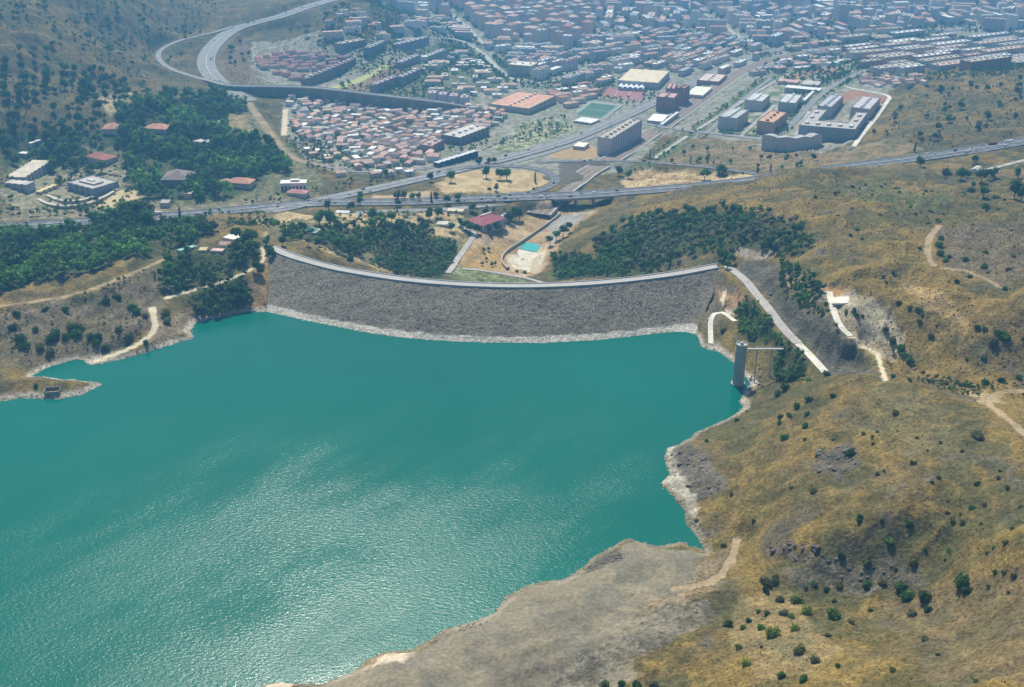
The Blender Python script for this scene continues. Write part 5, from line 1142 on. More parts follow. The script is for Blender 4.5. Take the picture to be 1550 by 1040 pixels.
# ------------------------------------------------------------------ the built-up quarters
def place(poly, tries, sizes, hs, angs, gap, seed, out, kind, pal, ang_cell=170, maxn=9999):
    P = pz(poly); r = np.random.default_rng(seed); x0, y0 = P.min(0); x1, y1 = P.max(0); n0 = len(out)
    X = r.uniform(x0, x1, tries); Y = r.uniform(y0, y1, tries); ok = in_poly(X, Y, P) & ~occ_at(X, Y)
    for i in np.nonzero(ok)[0]:
        if len(out) - n0 >= maxn: break
        x, y = X[i], Y[i]; k = i / tries; s = sizes[min(len(sizes) - 1, int(k * len(sizes)))]; L, W_ = s[0] * r.uniform(.8, 1.25), s[1] * r.uniform(.85, 1.15)
        hsh = float(_hash(np.array([math.floor(x / ang_cell)]), np.array([math.floor(y / ang_cell)]), seed)[0]); ang = angs[int(hsh * .999 * len(angs))] + (math.pi / 2 if r.random() < .3 and L < 2.2 * W_ else 0)
        ca_, sa = math.cos(ang), math.sin(ang); gu, gv = np.meshgrid(np.linspace(-L/2 - gap, L/2 + gap, max(3, int(L / 5) + 2)), np.linspace(-W_/2 - gap, W_/2 + gap, max(3, int(W_ / 5) + 2)))
        if occ_at(x + gu.ravel() * ca_ - gv.ravel() * sa, y + gu.ravel() * sa + gv.ravel() * ca_).any(): continue
        mark(rect(x, y, ang, L + gap, W_ + gap)); wi, ri = r.integers(len(pal[0])), r.integers(len(pal[1]))
        out.append((x, y, ang, L, W_, r.uniform(*hs), pal[0][wi], pal[1][ri], kind))
WN = {WHITE: 'white', CREAM: 'cream', PEACH: 'peach', GREYW: 'grey', BRICK: 'brick', LAV: 'lavender', SAND_: 'sandy', BLUEG: 'blue-grey'}
RN = {TERRA: 'terracotta', PINKT: 'pink', BROWNT: 'brown', SALMON: 'salmon', GREYR: 'grey', WHITER: 'white', TANR: 'tan', DARKR: 'dark'}
A59, D = math.radians(57), math.radians
houses, blocks = [], []
place([(436,150),(560,155),(700,163),(775,168),(745,196),(705,210),(676,205),(640,228),(665,242),(600,258),(548,252),(520,228),(455,208),(428,182)], 6500, [(17, 9), (12, 9), (9, 8)], (5.5, 9), [D(8), D(-12), D(50), D(24), D(75)], 1.3, 5, houses, 'house', ((WHITE, CREAM, PEACH, WHITE, WHITE), (TERRA, PINKT, SALMON, PINKT, TANR, GREYR, WHITER, BROWNT)), 60)
place([(385,90),(430,80),(520,90),(535,100),(465,126),(430,118),(392,104)], 3000, [(20, 9), (14, 9)], (6, 8), [D(60), D(30)], 1.5, 6, houses, 'house', ((PEACH, SAND_, GREYW), ((.30,.12,.11), (.26,.12,.12), BROWNT)), 120)
TW, SLB = (CREAM, SAND_, GREYW, BLUEG, LAV, WHITE), (SALMON, GREYR, WHITER, TERRA, TANR, PINKT)
place([(655,15),(720,0),(870,0),(900,48),(860,78),(740,60),(690,40)], 1500, [(24, 20), (20, 18)], (28, 42), [D(10), D(40), D(60)], 5, 7, blocks, 'apartment_tower', ((LAV, PEACH, SAND_, GREYW, PEACH), (TERRA, SALMON, GREYR, WHITER)), 130)
place([(690,45),(760,60),(960,60),(1000,90),(930,112),(860,132),(800,128),(770,112),(730,92),(700,66)], 3500, [(46, 14), (30, 15), (20, 16)], (13, 24), [D(12), D(-10), D(35), D(57)], 5, 8, blocks, AB, ((WHITE, CREAM, BLUEG, LAV, GREYW), (SALMON, WHITER, TERRA, GREYR)), 150)
place([(1280,60),(1400,52),(1560,55),(1560,100),(1480,104),(1380,112),(1310,108),(1290,84)], 1800, [(110, 24), (84, 20), (60, 17)], (12, 18), [D(20), D(28)], 7, 9, blocks, AB, ((LAV, SAND_, GREYW, PEACH, BRICK), (TANR, WHITER, SALMON, WHITER)), 400)
place([(1255,44),(1300,44),(1300,30),(1256,30)], 60, [(26, 22)], (52, 60), [D(10)], 3, 10, blocks, 'apartment_tower', ((LAV, PEACH), (GREYR,)), 500, 3)
place([(1180,75),(1210,62),(1330,50),(1360,46),(1330,68),(1270,76),(1200,90)], 900, [(44, 12), (26, 12)], (9, 13), [D(20), D(28)], 4, 12, blocks, AB, ((CREAM, SAND_, PEACH), (SALMON, TERRA, SALMON)), 400)
place([(890,60),(1000,50),(1130,60),(1160,85),(1090,120),(1010,118),(1030,100),(930,112)], 2600, [(40, 13), (24, 13), (18, 12)], (9, 17), [A59, A59, D(15)], 4, 13, blocks, AB, ((GREYW, SAND_, CREAM, BLUEG, PEACH), (BROWNT, TERRA, GREYR, WHITER, SALMON)), 200)
place([(830,150),(860,120),(940,95),(900,150),(870,165)], 900, [(30, 12), (16, 11)], (8, 13), [D(35)], 3, 14, blocks, AB, ((CREAM, WHITE, PEACH), (SALMON, TERRA, WHITER)), 200)
place([(480,60),(600,30),(680,20),(690,60),(640,60),(560,66),(500,66)], 900, [(34, 12), (16, 11)], (8, 14), [D(20), D(0)], 4, 15, blocks, AB, ((CREAM, WHITE, GREYW), (SALMON, BROWNT, TANR)), 200)
place([(600,110),(690,70),(770,110),(770,150),(650,140)], 500, [(26, 12), (15, 11)], (6, 12), [D(20), D(0)], 7, 16, blocks, AB, ((CREAM, WHITE, GREYW), (WHITER, SALMON, TANR)), 200)
place([(1310,112),(1390,112),(1400,130),(1340,135),(1300,128)], 500, [(14, 9)], (5, 7), [D(20), D(0)], 3, 17, houses, 'house', ((WHITE, PEACH), (SALMON, BROWNT)), 200)
place([(640,-20),(700,-16),(1700,-20),(1700,50),(1400,47),(1200,66),(1130,85),(1000,60),(880,50),(860,0),(700,4),(640,30),(590,10),(560,-20)], 500, [(22, 18)], (34, 46), [D(12), D(57), D(30)], 12, 28, blocks, 'apartment_tower', ((LAV, PEACH, SAND_, WHITE), (SALMON, GREYR, WHITER)), 230, 50)
place([(640,-20),(700,-16),(1700,-20),(1700,50),(1400,47),(1200,66),(1130,85),(1000,60),(880,50),(860,0),(700,4),(640,30),(590,10),(560,-20)], 14000, [(54, 18), (38, 17), (28, 18), (18, 14)], (12, 34), [D(12), D(-25), D(35), D(57), D(80), D(-5), D(100)], 5, 18, blocks, AB, (TW, SLB), 230)
place([(1135,115),(1180,95),(1280,62),(1330,72),(1280,98),(1180,112)], 900, [(30, 13), (18, 12)], (6, 13), [D(25)], 4, 19, blocks, AB, ((GREYW, SAND_, WHITE), (GREYR, SALMON, WHITER, BROWNT)), 200)
place([(450,228),(520,230),(545,255),(640,262),(660,262),(520,272),(480,258)], 250, [(12, 9)], (5, 7), [D(25)], 2, 20, houses, 'house', ((WHITE, PEACH), (SALMON, WHITER)), 200)
print('houses', len(houses), 'blocks', len(blocks))
def style_of(k, roofc, L, W_): return ('gable' if roofc not in (GREYR, WHITER, TANR, DARKR) else 'flat') if k == 'house' else ('hip' if roofc in (TERRA, SALMON, BROWNT) and L < 34 else 'flat')
def shape_word(L, W_): return 'long' if L > 3 * W_ else 'compact' if L < 1.5 * W_ else ''
def emit(lst, limit, mass_name, grp, cat):
    arr = []
    for t_ in lst:
        z = float(Hp(t_[0], t_[1])); arr.append((*t_, z))
    arr = [a for a in arr if bool(in_view(a[0], a[1], a[9] + 5, 12))]
    size = [-(a[3] * a[5]) / depth_of(a[0], a[1], a[9]) ** 2 for a in arr]; order = np.argsort(size); mb = MB(); kc = {}
    for j, i in enumerate(order):
        x, y, ang, L, W_, h, wc, rc, kind, z = arr[i]; st_ = style_of(kind, rc, L, W_); px, py = project(x, y, z)
        if j < limit:
            look = ' '.join(q for q in (shape_word(L, W_), WN.get(wc, 'pale') + '-walled', ('house with' if kind == 'house' else 'tower with' if kind == 'apartment_tower' else 'block with'), RN.get(rc, 'dark red') + ' roof') if q)
            nm = kind if kind == 'house' else ('apartment_tower' if kind == 'apartment_tower' else AB)
            building(nm, uniq(look, float(px), float(py)), {'house': 'house', 'apartment_tower': 'tower block'}.get(kind, 'apartment block'), grp.get(kind, grp['*']), x, y, ang, L, W_, h, wc, rc, st_, parts=(j < 150 and kind != 'house'), z=z, mk=False)
        else:
            m2 = MB(); P = [(-L/2, -W_/2), (L/2, -W_/2), (L/2, W_/2), (-L/2, W_/2)]; m2.prism(P, -4, h, wc, cap=False, mi=0); roof_into(m2, P, L, W_, h, rc, st_, wc, BR, 1)
            if st_ == 'flat' and L > 16: huts_into(m2, L, W_, h, max(1, int(L / 18)), WHITER, BR, 1)
            ca_, sa = math.cos(ang), math.sin(ang); k0 = len(mb.v)
            mb.v += [(x + v[0] * ca_ - v[1] * sa, y + v[0] * sa + v[1] * ca_, z + v[2]) for v in m2.v]; mb.f += [tuple(q + k0 for q in f) for f in m2.f]; mb.c += m2.c; mb.uv += m2.uv; mb.mi += m2.mi
    if mb.f: o = mb.build(mass_name, ['facade', 'roofing']); tag(o, None, kind='stuff')
    return arr
H_ARR = emit(houses, 280, 'dense_housing', {'*': 'houses packed into the hamlet and estates'}, 'house')
towers = [b_ for b_ in blocks if b_[8] == 'apartment_tower']; others = [b_ for b_ in blocks if b_[8] != 'apartment_tower']
emit(towers, 60, 'dense_towers', {'*': 'tower blocks of the far city', 'apartment_tower': 'tower blocks of the far city'}, 'tower block')
emit(others, 260, 'city_fabric', {'*': 'apartment blocks of the city'}, 'apartment block')

# hand-placed foreground bushes: (zoom centre, radius) read off two enlargements
Z1 = [(205,385,25,'dark'),(275,430,30,'olive'),(365,430,35,'bright green'),(415,490,38,'bright green'),(560,505,45,'green'),(240,600,50,'bright green'),(185,580,28,'green'),(350,580,30,'bright green'),(340,520,20,'green'),(165,492,16,'green'),
 (112,545,18,'dark'),(80,580,20,'green'),(65,680,28,'olive'),(95,765,32,'bright green'),(285,822,28,'deep green'),(398,845,32,'deep green'),(458,750,32,'olive'),(380,695,40,'olive'),(580,775,18,'dark'),(845,125,32,'green'),(1158,178,20,'green'),
 (1360,193,12,'deep green'),(1392,167,13,'deep green'),(970,230,30,'olive'),(905,355,40,'deep green'),(945,410,44,'green'),(1035,415,47,'dark'),(1050,480,28,'dark'),(960,500,38,'grey-green'),(1230,330,56,'deep green'),(1250,385,34,'dark'),(950,40,26,'dark'),
 (690,25,18,'dark'),(600,205,26,'dark'),(730,230,38,'olive'),(590,350,28,'olive'),(725,348,27,'deep green'),(808,345,27,'olive'),(460,348,20,'green'),(520,377,22,'dark'),(415,370,15,'grey-green'),(1490,65,16,'deep green'),(1455,135,22,'olive'),(1230,40,15,'dark'),
 (1400,290,18,'deep green'),(1445,292,16,'dark'),(1495,308,20,'olive'),(1365,370,14,'dark'),(525,620,18,'olive'),(1035,640,24,'grey-green'),(290,500,22,'grey-green'),(210,330,18,'olive'),(250,335,22,'grey-green'),(5,560,28,'dark'),(180,680,14,'olive'),
 (750,490,16,'olive'),(650,550,20,'olive'),(1140,230,10,'dark'),(880,275,14,'dark'),(1470,400,12,'dark'),(1310,170,8,'olive'),(560,440,16,'olive'),(210,500,20,'olive'),(730,380,14,'dark'),(860,800,20,'olive'),(1300,860,16,'deep green'),(1100,720,14,'olive')]
Z2 = [(675,130,14,'deep green'),(638,150,15,'deep green'),(750,120,12,'dark'),(612,180,11,'deep green'),(585,185,14,'dark'),(583,205,12,'deep green'),(668,178,13,'deep green'),(662,215,15,'deep green'),(598,250,14,'deep green'),(660,258,9,'dark'),(352,262,9,'deep green'),
 (445,198,10,'dark'),(750,258,8,'green'),(805,300,20,'dark'),(835,500,13,'dark'),(500,515,9,'dark'),(1185,472,12,'deep green'),(1225,462,10,'olive'),(1125,508,9,'olive'),(1160,518,10,'olive'),(35,1030,20,'dark'),(85,1022,17,'deep green'),
 (130,1030,22,'dark'),(185,1025,18,'grey-green'),(320,512,9,'grey-green'),(405,590,12,'olive'),(1000,635,14,'olive'),(1240,720,9,'olive'),(1320,685,10,'dark'),(1315,540,9,'deep green'),(1200,240,26,'grey-green'),(945,170,14,'olive'),(1300,410,10,'olive'),(1270,380,10,'olive'),
 (575,110,16,'deep green'),(600,95,16,'dark'),(625,60,18,'deep green'),(650,50,14,'dark'),(675,70,12,'green'),(590,60,16,'dark'),(730,50,12,'deep green'),(940,60,10,'deep green'),(990,70,9,'deep green'),(1060,75,10,'deep green'),(1110,80,10,'dark'),(1180,90,14,'deep green'),
 (1230,75,13,'deep green'),(1280,70,12,'dark'),(1335,60,14,'deep green'),(1040,600,8,'olive'),(1255,600,9,'deep green'),(1235,615,8,'deep green'),(690,420,14,'olive'),(620,410,8,'olive'),(1340,470,7,'olive'),(430,430,10,'grey-green'),(845,240,9,'olive'),(1010,330,8,'olive'),
 (540,700,20,'grey-green'),(570,690,14,'olive'),(600,800,12,'grey-green'),(700,310,8,'dark'),(480,170,6,'olive')]
for zx, zy, r_, tn in Z1:
    px, py = 1100 + zx / 3.444, 780 + (zy + r_ * .55) / 3.444; p = cast1(px, py); plant('shrub', px, py, r_ / 3.444 * depth_of(*p) / FPX, tn, p)
for zx, zy, r_, tn in Z2:
    px, py = 900 + zx / 2.08, 540 + (zy + r_ * .55) / 2.08; p = cast1(px, py); plant('shrub', px, py, r_ / 2.08 * depth_of(*p) / FPX, tn, p)
# single trees and shrubs further off: (px, py, radius m, kind, tone)
LST = [(1097,397,5.5,'tree','dark'),(1107,400,5,'tree','green'),(1090,392,5,'tree','deep green'),(1101,407,4,'tree','deep green'),(1095,502,3.2,'shrub','dark'),
 (1281,474,2.6,'shrub','dark'),(1293,472,3,'shrub','dark'),(1297,478,2.4,'shrub','deep green'),(1306,480,2.2,'shrub','dark'),(1340,500,3,'shrub','dark'),(1352,518,4,'shrub','dark'),(1362,530,4.5,'shrub','deep green'),(1370,540,4,'shrub','deep green'),(1378,548,4,'shrub','green'),
 (1360,460,3,'shrub','olive'),(1378,468,3,'shrub','olive'),(1390,470,3,'shrub','deep green'),(1396,478,2.4,'shrub','olive'),(1392,488,2.6,'shrub','dark'),(1425,362,4,'shrub','deep green'),(1422,372,4.4,'shrub','deep green'),(1424,386,4,'shrub','deep green'),(1430,396,3.4,'shrub','green'),
 (1461,394,3.4,'shrub','green'),(1490,404,3.4,'shrub','green'),(1469,420,2.6,'shrub','dark'),(1520,438,3,'shrub','deep green'),(1519,513,6,'shrub','dark'),(1512,508,5,'shrub','deep green'),(1505,518,5,'shrub','olive'),(1490,500,3,'shrub','deep green'),(1480,497,3,'shrub','dark'),
 (1432,270,6,'tree','dark'),(1454,272,7,'tree','deep green'),(1464,270,6,'tree','green'),(1485,275,7,'tree','dark'),(1497,272,6,'tree','dark'),(1505,268,6,'tree','deep green'),(1540,270,6,'tree','deep green'),(1393,252,6,'tree','dark'),(1475,247,5,'tree','dark'),(1474,280,4,'shrub','dark'),
 (1488,298,6,'tree','deep green'),(1470,290,5,'shrub','deep green'),(1535,300,9,'tree','dark'),(1545,306,8,'tree','deep green'),(1492,314,5,'shrub','deep green'),(1508,300,4,'shrub','olive'),(1420,335,3.5,'shrub','dark'),
 (1092,268,9,'tree','dark'),(1088,262,6,'tree','deep green'),(1066,272,7,'tree','green'),(1146,262,3.4,'cypress','dark'),(1166,260,3.2,'cypress','dark'),(1045,247,3.2,'cypress','dark'),(1071,247,3.2,'cypress','dark'),(1059,246,5,'tree','olive'),(1074,262,3,'shrub','olive'),
 (984,238,3,'cypress','dark'),(1231,243,5,'tree','dark'),(1189,240,3.4,'shrub','deep green'),(1163,240,3.4,'shrub','dark'),(1124,263,3,'shrub','olive'),(1110,262,2.6,'shrub','dark'),(1384,230,4,'cypress','dark'),(937,266,7,'tree','dark'),(951,270,6,'tree','deep green'),
 (683,276,8,'tree','deep green'),(652,275,6,'tree','dark'),(736,270,8,'tree','dark'),(757,272,7,'tree','deep green'),(767,272,8,'tree','green'),(810,276,4,'cypress','dark'),(808,288,3,'shrub','deep green'),(751,289,4,'tree','olive'),(741,287,3,'shrub','olive'),(752,280,2.5,'shrub','dark'),
 (725,250,6,'tree','dark'),(740,249,5,'tree','dark'),(748,248,5,'tree','deep green'),(497,318,6,'tree','dark'),(531,320,6,'tree','dark'),(545,310,5,'tree','deep green'),(546,302,5,'tree','deep green'),(602,304,6,'tree','dark'),(612,303,6,'tree','deep green'),(625,303,5,'tree','green'),
 (603,312,4,'tree','dark'),(634,303,5,'tree','deep green'),(653,306,4,'cypress','dark'),(677,309,6,'tree','deep green'),(693,305,5,'tree','deep green'),(660,300,4,'tree','dark'),(584,268,6,'tree','deep green'),(565,335,8,'tree','deep green'),(578,338,7,'tree','green'),(593,336,7,'tree','bright green'),
 (484,340,8,'tree','deep green'),(500,343,9,'tree','deep green'),(650,332,7,'tree','dark'),(664,330,7,'tree','deep green'),(715,320,6,'tree','grey-green'),(735,326,5,'tree','olive'),(772,338,8,'tree','dark'),(780,334,8,'tree','deep green'),(786,332,7,'tree','dark'),
 (705,348,6,'tree','dark'),(712,352,6,'tree','deep green'),(722,354,6,'tree','dark'),(740,353,5,'tree','dark'),(752,350,6,'tree','deep green'),(762,346,6,'tree','dark'),(697,342,5,'tree','dark'),(683,350,6,'tree','deep green'),
 (732,382,2.6,'tree','olive'),(740,380,2.6,'tree','olive'),(736,395,2.6,'tree','olive'),(730,402,2.6,'tree','olive'),(745,404,2.8,'tree','olive'),(750,402,2.4,'tree','green'),(768,408,3,'shrub','deep green'),(782,412,3,'shrub','deep green'),(795,414,3,'shrub','green'),
 (862,352,6,'pine_tree','dark'),(852,358,6,'pine_tree','dark'),(842,364,6,'pine_tree','deep green'),(832,372,6,'pine_tree','dark'),(215,343,14,'pine_tree','dark'),(205,335,12,'pine_tree','dark'),(225,350,12,'pine_tree','deep green'),(192,338,12,'tree','green'),
 (170,342,12,'tree','green'),(150,346,11,'tree','deep green'),(303,345,7,'tree','deep green'),(274,340,4.5,'cypress','dark'),(273,332,4.5,'cypress','dark'),(360,369,8,'pine_tree','dark'),(372,372,8,'tree','dark'),(382,366,7,'tree','deep green'),
 (560,372,3.2,'cypress','dark'),(566,380,3.2,'cypress','dark'),(553,366,3,'cypress','dark'),(577,362,3.2,'cypress','dark'),(583,366,3,'cypress','dark'),(591,360,3.2,'cypress','dark'),(613,358,2.6,'cypress','dark'),(600,366,3,'cypress','deep green'),(572,374,3,'cypress','dark'),
 (483,378,5,'pine_tree','dark'),(467,372,4,'pine_tree','olive'),(492,376,3.5,'pine_tree','dark'),(530,394,5,'shrub','dark'),(610,380,6,'tree','dark'),(408,384,5,'tree','green'),(412,392,5,'tree','dark'),(404,372,5,'tree','deep green'),(428,372,5,'tree','dark'),
 (395,416,5,'tree','dark'),(390,412,5,'tree','dark'),(368,452,6,'tree','dark'),(360,445,6,'tree','dark'),(375,460,6,'tree','dark'),(352,465,5,'tree','deep green'),(340,470,6,'tree','dark'),(362,462,6,'tree','dark'),(330,478,5,'tree','deep green'),(310,480,5,'tree','dark'),
 (20,498,5,'shrub','dark'),(30,520,7,'shrub','dark'),(38,526,6,'shrub','deep green'),(55,500,4,'shrub','deep green'),(80,515,6,'shrub','dark'),(84,508,5,'shrub','deep green'),(98,512,4,'shrub','dark'),(110,500,6,'shrub','dark'),(116,508,6,'shrub','deep green'),(122,498,5,'shrub','dark'),
 (136,512,4.5,'shrub','dark'),(146,520,4.5,'shrub','dark'),(148,512,4,'shrub','dark'),(200,466,5,'shrub','deep green'),(208,474,5,'shrub','deep green'),(220,480,4,'shrub','olive'),(220,520,3,'shrub','dark'),(250,478,6,'shrub','olive'),(252,488,5,'shrub','grey-green'),(60,528,5,'shrub','olive'),
 (75,534,5,'shrub','grey-green'),(180,500,4,'shrub','olive'),(195,512,5,'shrub','grey-green'),(160,528,4,'shrub','dark'),(55,585,3,'shrub','deep green'),(24,476,4,'shrub','deep green'),(70,470,4,'shrub','dark'),(160,458,4,'shrub','dark'),(178,452,5,'shrub','dark'),(100,470,4,'shrub','dark')]
for px, py, r_, kn, tn in LST: plant(kn, px, py, r_, tn)
for i in range(9): plant('cypress', 52 + i * 9.4 + random.uniform(-2, 2), 352 + random.uniform(-1.5, 1.5), random.uniform(1.9, 2.6), 'dark')
for poly, n_, kn, r0, r1, tns, sd2 in [
    ([(0,100),(60,90),(160,110),(230,140),(180,170),(190,196),(100,196),(0,195)], 95, 'tree', 4, 8, ('dark','deep green','dark'), 3),
    ([(0,0),(220,0),(230,60),(160,100),(0,90)], 60, 'pine_tree', 3, 6, ('dark','deep green','grey-green'), 4),
    ([(1300,260),(1550,300),(1550,590),(1400,570),(1330,400),(1220,300)], 60, 'shrub', 1.6, 3, ('deep green','olive','dark','grey-green'), 5),
    ([(1320,205),(1380,150),(1550,110),(1550,190),(1400,222)], 50, 'tree', 3, 6, ('dark','deep green','olive'), 6),
    ([(980,250),(1060,215),(1150,218),(1300,240),(1160,262),(1060,248)], 22, 'tree', 2.5, 4.5, ('olive','deep green','dark'), 7),
    ([(430,50),(470,40),(590,25),(600,45),(460,62)], 20, 'pine_tree', 4, 6, ('dark','grey-green'), 8),
    ([(245,20),(330,20),(300,60),(230,110),(200,100)], 16, 'pine_tree', 3.5, 5, ('dark','grey-green'), 9),
    ([(345,65),(376,60),(385,100),(350,120),(325,100)], 8, 'tree', 4, 6, ('olive','deep green'), 10),
    ([(0,205),(190,205),(200,260),(90,262),(0,262)], 22, 'tree', 5, 9, ('deep green','green','dark'), 11),
    ([(1290,640),(1550,680),(1550,830),(1300,820)], 22, 'shrub', 1.0, 2.0, ('olive','dark','olive'), 12)]:
    gx_, gy_, gz_ = scatter(poly, 14 if r0 > 2.4 else 9, n_, seed=sd2)
    for x, y, z in zip(gx_, gy_, gz_): plant(kn, 0, 0, random.uniform(r0, r1), random.choice(tns), (x, y, z))

# closed woods, one mass each
WK = [('tree', ('leaf green', 'green', 'deep green', 'dark'), 6.4, 6.2), ('tree', ('dark', 'deep green'), 6, 4.6), ('pine_tree', ('dark',), 6, 4.6), ('tree', ('leaf green', 'green', 'deep green', 'dark'), 8.0, 8), ('tree', ('dark', 'deep green'), 9, 7.5), ('tree', ('deep green', 'green', 'dark'), 7, 5.2),
      ('tree', ('deep green', 'green', 'grey-green'), 4.6, 3.4), ('pine_tree', ('deep green', 'dark', 'grey-green'), 6.4, 4.4), ('tree', ('green', 'deep green', 'olive'), 4.4, 3.4), ('tree', ('deep green', 'dark'), 4.2, 3.2), ('tree', ('deep green', 'green', 'dark'), 4.6, 3.2), ('tree', ('deep green', 'green', 'dark'), 5.2, 4)]
WL = ['dense broadleaf wood', 'dark wood on the slope', 'shaded pines at the waterline', 'leafy park trees among villas', 'dark hillside grove', 'garden trees behind the dam', 'thicket below the dam', 'pine wood on the knoll', 'willows beside the spillway road', 'trees by the footbridge', 'line of trees above the rock cut']
for i, poly in enumerate(FOREST_PX):
    kn, tns, sp_, rad = WK[i]; gx_, gy_, gz_ = scatter(poly, sp_, keep=(.93 if i != 7 else .8), seed=40 + i); pts = []
    tone_n = fbm(gx_ / 40, gy_ / 40, 2, 200 + i)
    gapn = fbm(gx_ / 26, gy_ / 26, 3, 260 + i)
    for j, (x, y, z) in enumerate(zip(gx_, gy_, gz_)):
        if gapn[j] < (.38 if i in (0, 3, 4) else .33 if i == 5 else .27): continue
        tn = TONES[tns[min(len(tns) - 1, int(np.clip((tone_n[j] - .3) / .4 + random.uniform(-.25, .25), 0, .999) * len(tns)))]]
        pts.append((x, y, z, rad * random.uniform(.5, 1.45) * (.7 + .6 * gapn[j]), kn, tn))
    mass('woodland', pts, i)
pts = []
for poly, sp_, kp in [([(-80,-40),(250,-40),(330,20),(240,60),(225,110),(240,145),(190,196),(0,200),(-80,200)], 14, .36), ([(0,200),(190,200),(215,260),(215,320),(100,262),(0,270)], 10, .8), ([(0,250),(60,245),(215,255),(215,325),(0,332)], 10, .6), ([(0,464),(130,446),(240,408),(250,422),(130,466),(0,484)], 6, .75), ([(0,484),(130,466),(235,470),(225,505),(130,535),(0,545)], 8, .6), ([(1380,582),(1420,572),(1560,588),(1560,602),(1440,600),(1400,592)], 5, .9), ([(1335,500),(1352,500),(1400,560),(1385,565)], 5, .9), ([(400,60),(470,45),(600,20),(620,60),(480,64)], 13, .5)]:
    gx_, gy_, gz_ = scatter(poly, sp_, keep=kp, seed=int(sp_ * 9 + kp * 10)); n_ = fbm(gx_ / 70, gy_ / 70, 3, 303)
    big = 1 if poly[0][1] < 400 else .5
    for x, y, z, q in zip(gx_, gy_, gz_, n_):
        if q > .44: pts.append((x, y, z, big * random.uniform(2, 5), random.choice(('tree', 'pine_tree')), TONES[random.choice(('dark', 'deep green', 'grey-green'))]))
mass('hillside_growth', pts, 31)
# low scrub over the dry hills, fresh growth on the rip-rap
pts = []
for poly, sp_, r0, r1, kp in [([(1130,590),(1250,570),(1450,600),(1600,640),(1700,1100),(850,1060),(1000,960),(1100,880),(1080,760),(1110,660)], 3.0, .3, .8, .75),
                          ([(1200,260),(1600,270),(1600,600),(1400,585),(1290,540),(1230,430),(1210,380),(960,320),(1000,290)], 4.4, .5, 1.5, .85),
                          ([(-60,440),(130,452),(250,410),(400,400),(410,465),(290,500),(130,545),(0,570),(-60,570)], 4.5, .5, 1.7, .6),
                          ([(1115,405),(1180,405),(1290,520),(1325,562),(1255,562),(1180,480)], 6, .5, 1.1, .5),
                          ([(1055,415),(1090,410),(1110,470),(1110,540),(1080,515),(1055,500)], 4.5, .5, 1.3, .6),
                          ([(1320,205),(1380,140),(1600,90),(1600,200),(1400,228)], 9, 1.4, 3.2, .6),
                          ([(-60,-30),(240,-30),(330,60),(230,150),(0,200),(-60,200)], 10, 1.0, 2.6, .6),
                          ([(980,250),(1060,212),(1310,222),(1240,245),(1160,262),(1060,252),(1150,268),(950,285)], 8, .9, 2.2, .5),
                          ([(700,345),(840,315),(900,320),(830,380),(760,420),(700,400)], 7, .4, 1.1, .35),
                          ([(560,60),(600,30),(450,0),(430,40),(400,60),(340,60),(340,120),(400,130)], 10, 1.2, 2.6, .5)]:
    gx_, gy_, gz_ = scatter(poly, sp_, keep=1, seed=int(sp_ * 100)); dn = fbm(gx_ / 25, gy_ / 25, 3, 222); m = (dn + np.random.default_rng(3).normal(0, .08, len(dn)) > .62 - kp * .25) & (gz_ > .8 if poly[0][1] > 400 and poly[0][0] < 1600 and poly[0][0] != 700 else True)
    for x, y, z in zip(gx_[m], gy_[m], gz_[m]):
        pts.append((x, y, z - .15, r0 + (r1 - r0) * random.random() ** 2, 'shrub', random.choice([(.115, .10, .048), (.10, .096, .042), (.14, .115, .055), (.075, .085, .036)])))
FAR_KEEP = FAR['shrub']; FAR['shrub'] = [crown(500 + s_, 'shrub', 12, 2, 0) for s_ in range(5)]
gx_, gy_, gz_ = scatter([(1115,600),(1250,572),(1450,602),(1640,650),(1750,1100),(1000,1060),(1090,880),(1060,700)], 2.3, keep=1, seed=91); dn = fbm(gx_ / 9, gy_ / 9, 3, 224)
for x, y, z in zip(gx_[dn > .47], gy_[dn > .47], gz_[dn > .47]): pts.append((x, y, z - .1, random.uniform(.22, .55), 'shrub', random.choice([(.21, .16, .065), (.16, .135, .06), (.25, .19, .08), (.11, .10, .045)])))
mass('scrub', pts, 5); print('scrub', len(pts))
pts = []
q = np.random.default_rng(11)
for _ in range(4200):
    s = q.uniform(.01, .99); t_ = q.uniform(.03, .84); a_ = at_line(e0, np.array([s]))[0]; b_ = at_line(Ww, np.array([s]))[0]; p = a_ * (1 - t_) + b_ * t_
    if fbm(np.array([p[0] / 14]), np.array([p[1] / 5]), 2, 9)[0] > .47: pts.append((p[0], p[1], (CREST_Z - .3) * (1 - t_) - .1, q.uniform(.35, .9), 'shrub', random.choice([(.075, .078, .042), (.065, .058, .042), (.10, .095, .06)])))
mass('dam_scrub', pts, 6)
FAR['shrub'] = FAR_KEEP

# bare rock ribs and loose stones
def rocks(pts, seed):
    iv, jf = ICO1; Vs, Fs, Ts, k = [], [], [], 0; r = np.random.default_rng(seed); pr = []
    for i in range(8):
        d = 1 + (fbm(iv[:, 0] * 1.7 + i * 9, iv[:, 1] * 1.7 + iv[:, 2] * 2.1, 3, 900 + i) - .5) * 1.5; pr.append(iv * d[:, None] * np.array([1.3, .8, .6]))
    for x, y, z, s, tn in pts:
        v = pr[r.integers(8)]; a = r.normal(.6, .5); ca_, sa = math.cos(a), math.sin(a)
        Vs.append(np.stack([(v[:, 0] * ca_ - v[:, 1] * sa) * s + x, (v[:, 0] * sa + v[:, 1] * ca_) * s + y, v[:, 2] * s + z], 1)); Fs.append(jf + k); k += len(v); Ts.append(np.tile(np.array(tn, np.float32) * r.uniform(.7, 1.3), (len(v), 1)))
    o = mesh_np('rocks', np.vstack(Vs), np.vstack(Fs), 'paint', np.vstack(Ts)); tag(o, kind='stuff')
